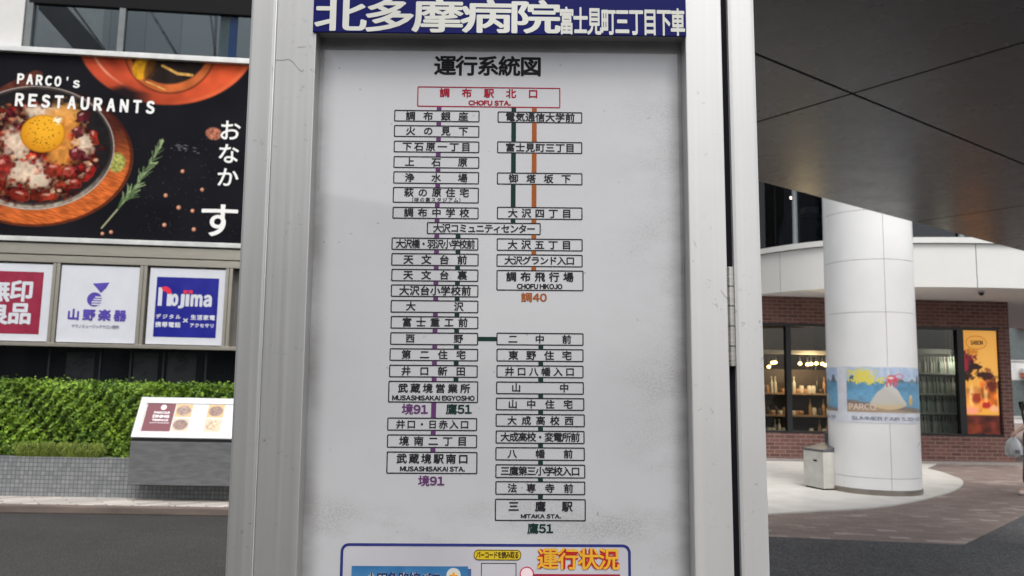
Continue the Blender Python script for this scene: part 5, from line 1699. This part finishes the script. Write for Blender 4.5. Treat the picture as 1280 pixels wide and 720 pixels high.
bed = [('pelvis', 'waist'), ('waist', 'chest'), ('chest', 'top'), ('top', 'neck'), ('neck', 'jaw'), ('jaw', 'head'), ('head', 'crown')]
for s in 'nf':
    bed += [('pelvis', 'hip' + s), ('hip' + s, 'knee' + s), ('knee' + s, 'ankle' + s), ('ankle' + s, 'toe' + s), ('top', 'sh' + s), ('sh' + s, 'el' + s), ('el' + s, 'wr' + s), ('wr' + s, 'palm' + s)]
for s, by, bx_, bz in (('n', -.195, -.42, .92), ('f', .22, 0, .77)):
    for i in range(4):
        oy = (i - 1.5) * .019
        b = (bx_ - (.02 if s == 'n' else 0), by + oy, bz - .02)
        if s == 'n': pts3 = [(-.455, by + oy, .896), (-.455, by + oy, .865), (-.433, by + oy, .858)]
        else: pts3 = [(-.008, by + oy * .9, .715), (-.014, by + oy * .85, .685), (-.022, by + oy * .8, .662)]
        prev = 'palm' + s
        for j, p in enumerate(pts3):
            k = f'f{s}{i}{j}'; body[k] = (p, .0088 - .0008 * j); bed.append((prev, k)); prev = k
    tb = [(-.412, by - .035, .904), (-.435, by - .03, .879)] if s == 'n' else [(-.02, by - .03, .755), (-.03, by - .035, .72)]
    prev = 'palm' + s
    for j, p in enumerate(tb):
        k = f't{s}{j}'; body[k] = (p, .0105 - .001 * j); bed.append((prev, k)); prev = k
SKIN = plain('skin', (.50, .31, .23), .5, var=.05)
PF = Frame((PX, PY, 0), (1, 0, 0), (0, 1, 0), (0, 0, 1))
person = bpy.data.objects.new('person', skin_mesh('person', body, bed, 1))
COL.objects.link(person); person.location = (PX, PY, .004); person.data.materials.append(SKIN)
tag(person, 'person in a black top and dark trousers walking with a white plastic bag', 'person')
def wear(name, V, Ed, mat):
    o = bpy.data.objects.new(name, skin_mesh(name, V, Ed, 2)); COL.objects.link(o); o.parent = person; o.data.materials.append(mat)
    return o
BLK = plain('black_cotton', (.012, .012, .014), .85, var=.3, scale=12)
wear('shirt', {'c': ((-.008, 0, 1.20), (.165, .125)), 'w': ((0, 0, 1.03), (.14, .112)), 'h': ((0, 0, .90), (.155, .122)), 't': ((-.005, 0, 1.345), (.125, .098)), 'n': ((-.012, 0, 1.405), .062),
               'a': ((0, -.165, 1.335), .076), 'a2': ((-.07, -.20, 1.20), .066), 'a3': ((-.11, -.213, 1.13), .060), 'b': ((0, .165, 1.335), .076), 'b2': ((.04, .195, 1.18), .066), 'b3': ((.06, .207, 1.10), .060)},
     [('c', 'w'), ('w', 'h'), ('c', 't'), ('t', 'n'), ('t', 'a'), ('a', 'a2'), ('a2', 'a3'), ('t', 'b'), ('b', 'b2'), ('b2', 'b3')], BLK)
wear('trousers', {'p': ((0, 0, .90), (.148, .115)), 'w': ((0, 0, 1.0), (.13, .104)), 'n1': ((-.005, -.09, .82), .112), 'n2': ((-.16, -.09, .48), .078), 'n3': ((-.20, -.09, .15), .064), 'f1': ((0, .09, .82), .112), 'f2': ((-.02, .09, .47), .078), 'f3': ((.20, .09, .17), .064)},
     [('p', 'w'), ('p', 'n1'), ('n1', 'n2'), ('n2', 'n3'), ('p', 'f1'), ('f1', 'f2'), ('f2', 'f3')], plain('navy_trousers', (.014, .016, .026), .8, var=.25, scale=9))
wear('hair', {'a': ((.06, 0, 1.60), (.093, .10)), 'b': ((.045, 0, 1.645), (.07, .078)), 'c': ((.095, 0, 1.52), (.068, .085)), 'd': ((.105, 0, 1.45), (.05, .07))}, [('a', 'b'), ('a', 'c'), ('c', 'd')], plain('black_hair', (.01, .009, .008), .45))
for y, x, z, tilt in ((-.09, -.20, 0, 0), (.09, .22, .055, .35)):
    wear('shoe', {'a': ((x + .035, y, z + .05), (.045, .042)), 'b': ((x - .05, y, z + .043 - tilt * .06), (.044, .04)), 'c': ((x - .145, y, z + .034 - tilt * .11), (.04, .03))}, [('a', 'b'), ('b', 'c')], plain('pale_shoe', (.55, .47, .43), .6) if y < 0 else bpy.data.materials['pale_shoe'])
face = MB()
for y in (-.034, .034):
    face.lathe([(.0, 0), (.009, .002), (.011, .006), (.009, .010), (0.001, .012)], (-.064, y, 1.552), 8)
eyes = bpy.data.objects.new('eyes', mesh_of('eyes', face, smooth=True)); COL.objects.link(eyes); eyes.parent = person; eyes.data.materials.append(plain('eye_dark', (.03, .02, .018), .2))
nm = MB().add([(-.058, -.012, 1.545), (-.058, .012, 1.545), (-.058, 0, 1.57), (-.088, 0, 1.532), (-.058, -.016, 1.525), (-.058, .016, 1.525)], [(0, 3, 2), (2, 3, 1), (0, 4, 3), (1, 3, 5), (4, 5, 3)])
nose = bpy.data.objects.new('nose', mesh_of('nose', nm, smooth=True)); COL.objects.link(nose); nose.parent = person; nose.data.materials.append(SKIN)
mo = MB().box(-.061, -.052, -.022, .022, 1.492, 1.502)
mouth = bpy.data.objects.new('mouth', mesh_of('mouth', mo, bevel=.004)); COL.objects.link(mouth); mouth.parent = person; mouth.data.materials.append(plain('lips', (.36, .14, .12), .5))
# the bag hangs from the near hand
bagf = MB()
bc = (PX - .438, PY - .195)
prof = [(.012, .025, .876), (.05, .03, .845), (.10, .055, .79), (.125, .075, .70), (.12, .08, .61), (.085, .06, .575), (.03, .02, .568)]
N = 28
rb = random.Random(3)
for a, b, z in prof:
    for i in range(N):
        t = 2 * math.pi * i / N
        k = 1 + .10 * math.sin(5 * t + z * 40) + rb.uniform(-.05, .05)
        bagf.v.append((bc[0] + a * k * math.cos(t), bc[1] + b * k * math.sin(t), z))
for j in range(len(prof) - 1):
    for i in range(N):
        bagf.f.append((j * N + i, j * N + (i + 1) % N, (j + 1) * N + (i + 1) % N, (j + 1) * N + i))
bagf.f.append(tuple(range((len(prof) - 1) * N, len(prof) * N)))
bagt = NT('thin_plastic'); bagt.base((.42, .43, .44)).set(rough=.35)
bagt.b.inputs['Transmission Weight'].default_value = .25
bag = Thing('plastic_bag', 'crumpled white plastic bag hanging from the hand of the walking person', 'bag', WORLD, (bc[0], bc[1], .568))
bag.part('pouch', bagf, bagt.m, smooth=True)
hb_ = MB()
for dy in (-.012, .012):
    hb_.tube((bc[0], bc[1] + dy, .878), (bc[0] - .004, bc[1] + dy, .908), .006, n=8)
bag.part('handle', hb_, bagt.m, smooth=True)
bag.part('printed_mark', MB().add([(bc[0] - .03, bc[1] - .0865, .63), (bc[0] + .035, bc[1] - .0865, .63), (bc[0] + .035, bc[1] - .0865, .68), (bc[0] - .03, bc[1] - .0865, .68), (bc[0] - .03, bc[1] - .083, .63), (bc[0] + .035, bc[1] - .083, .63), (bc[0] + .035, bc[1] - .083, .68), (bc[0] - .03, bc[1] - .083, .68)],
         [(0, 1, 2, 3), (7, 6, 5, 4), (0, 4, 5, 1), (1, 5, 6, 2), (2, 6, 7, 3), (3, 7, 4, 0)]), plain('bag_mark', (.12, .13, .15), .5))

# ================================================================== ADDED HALL, unseen behind the viewer, put in to reflect in and darken the board
RB = Frame((-1.2, -12, 0), (-1, 0, 0), (0, 0, 1), (0, 1, 0))
added_hall = Thing('added_reflection_hall', 'grey hall block added unseen behind the viewer for the board to reflect', 'building', RB, (9, 0, -3))
ADDED_HALLM = plain('added_hall_grey', (.22, .22, .23), .6)
added_hall.part('wall', MB().prism([(0, 0), (24, 0), (24, 8.5), (6, 8.5), (3.2, 4.9), (0, 4.4)], -8, 0), ADDED_HALLM)
for k in range(6):
    w_ = added_hall.part('window', MB().box(1 + k * 3.6, 3.8 + k * 3.6, .6, 3.4, .003, .06), FRAME)
    added_hall.part('pane', MB().box(1.1 + k * 3.6, 3.7 + k * 3.6, .7, 3.3, .061, .07), FG, w_)
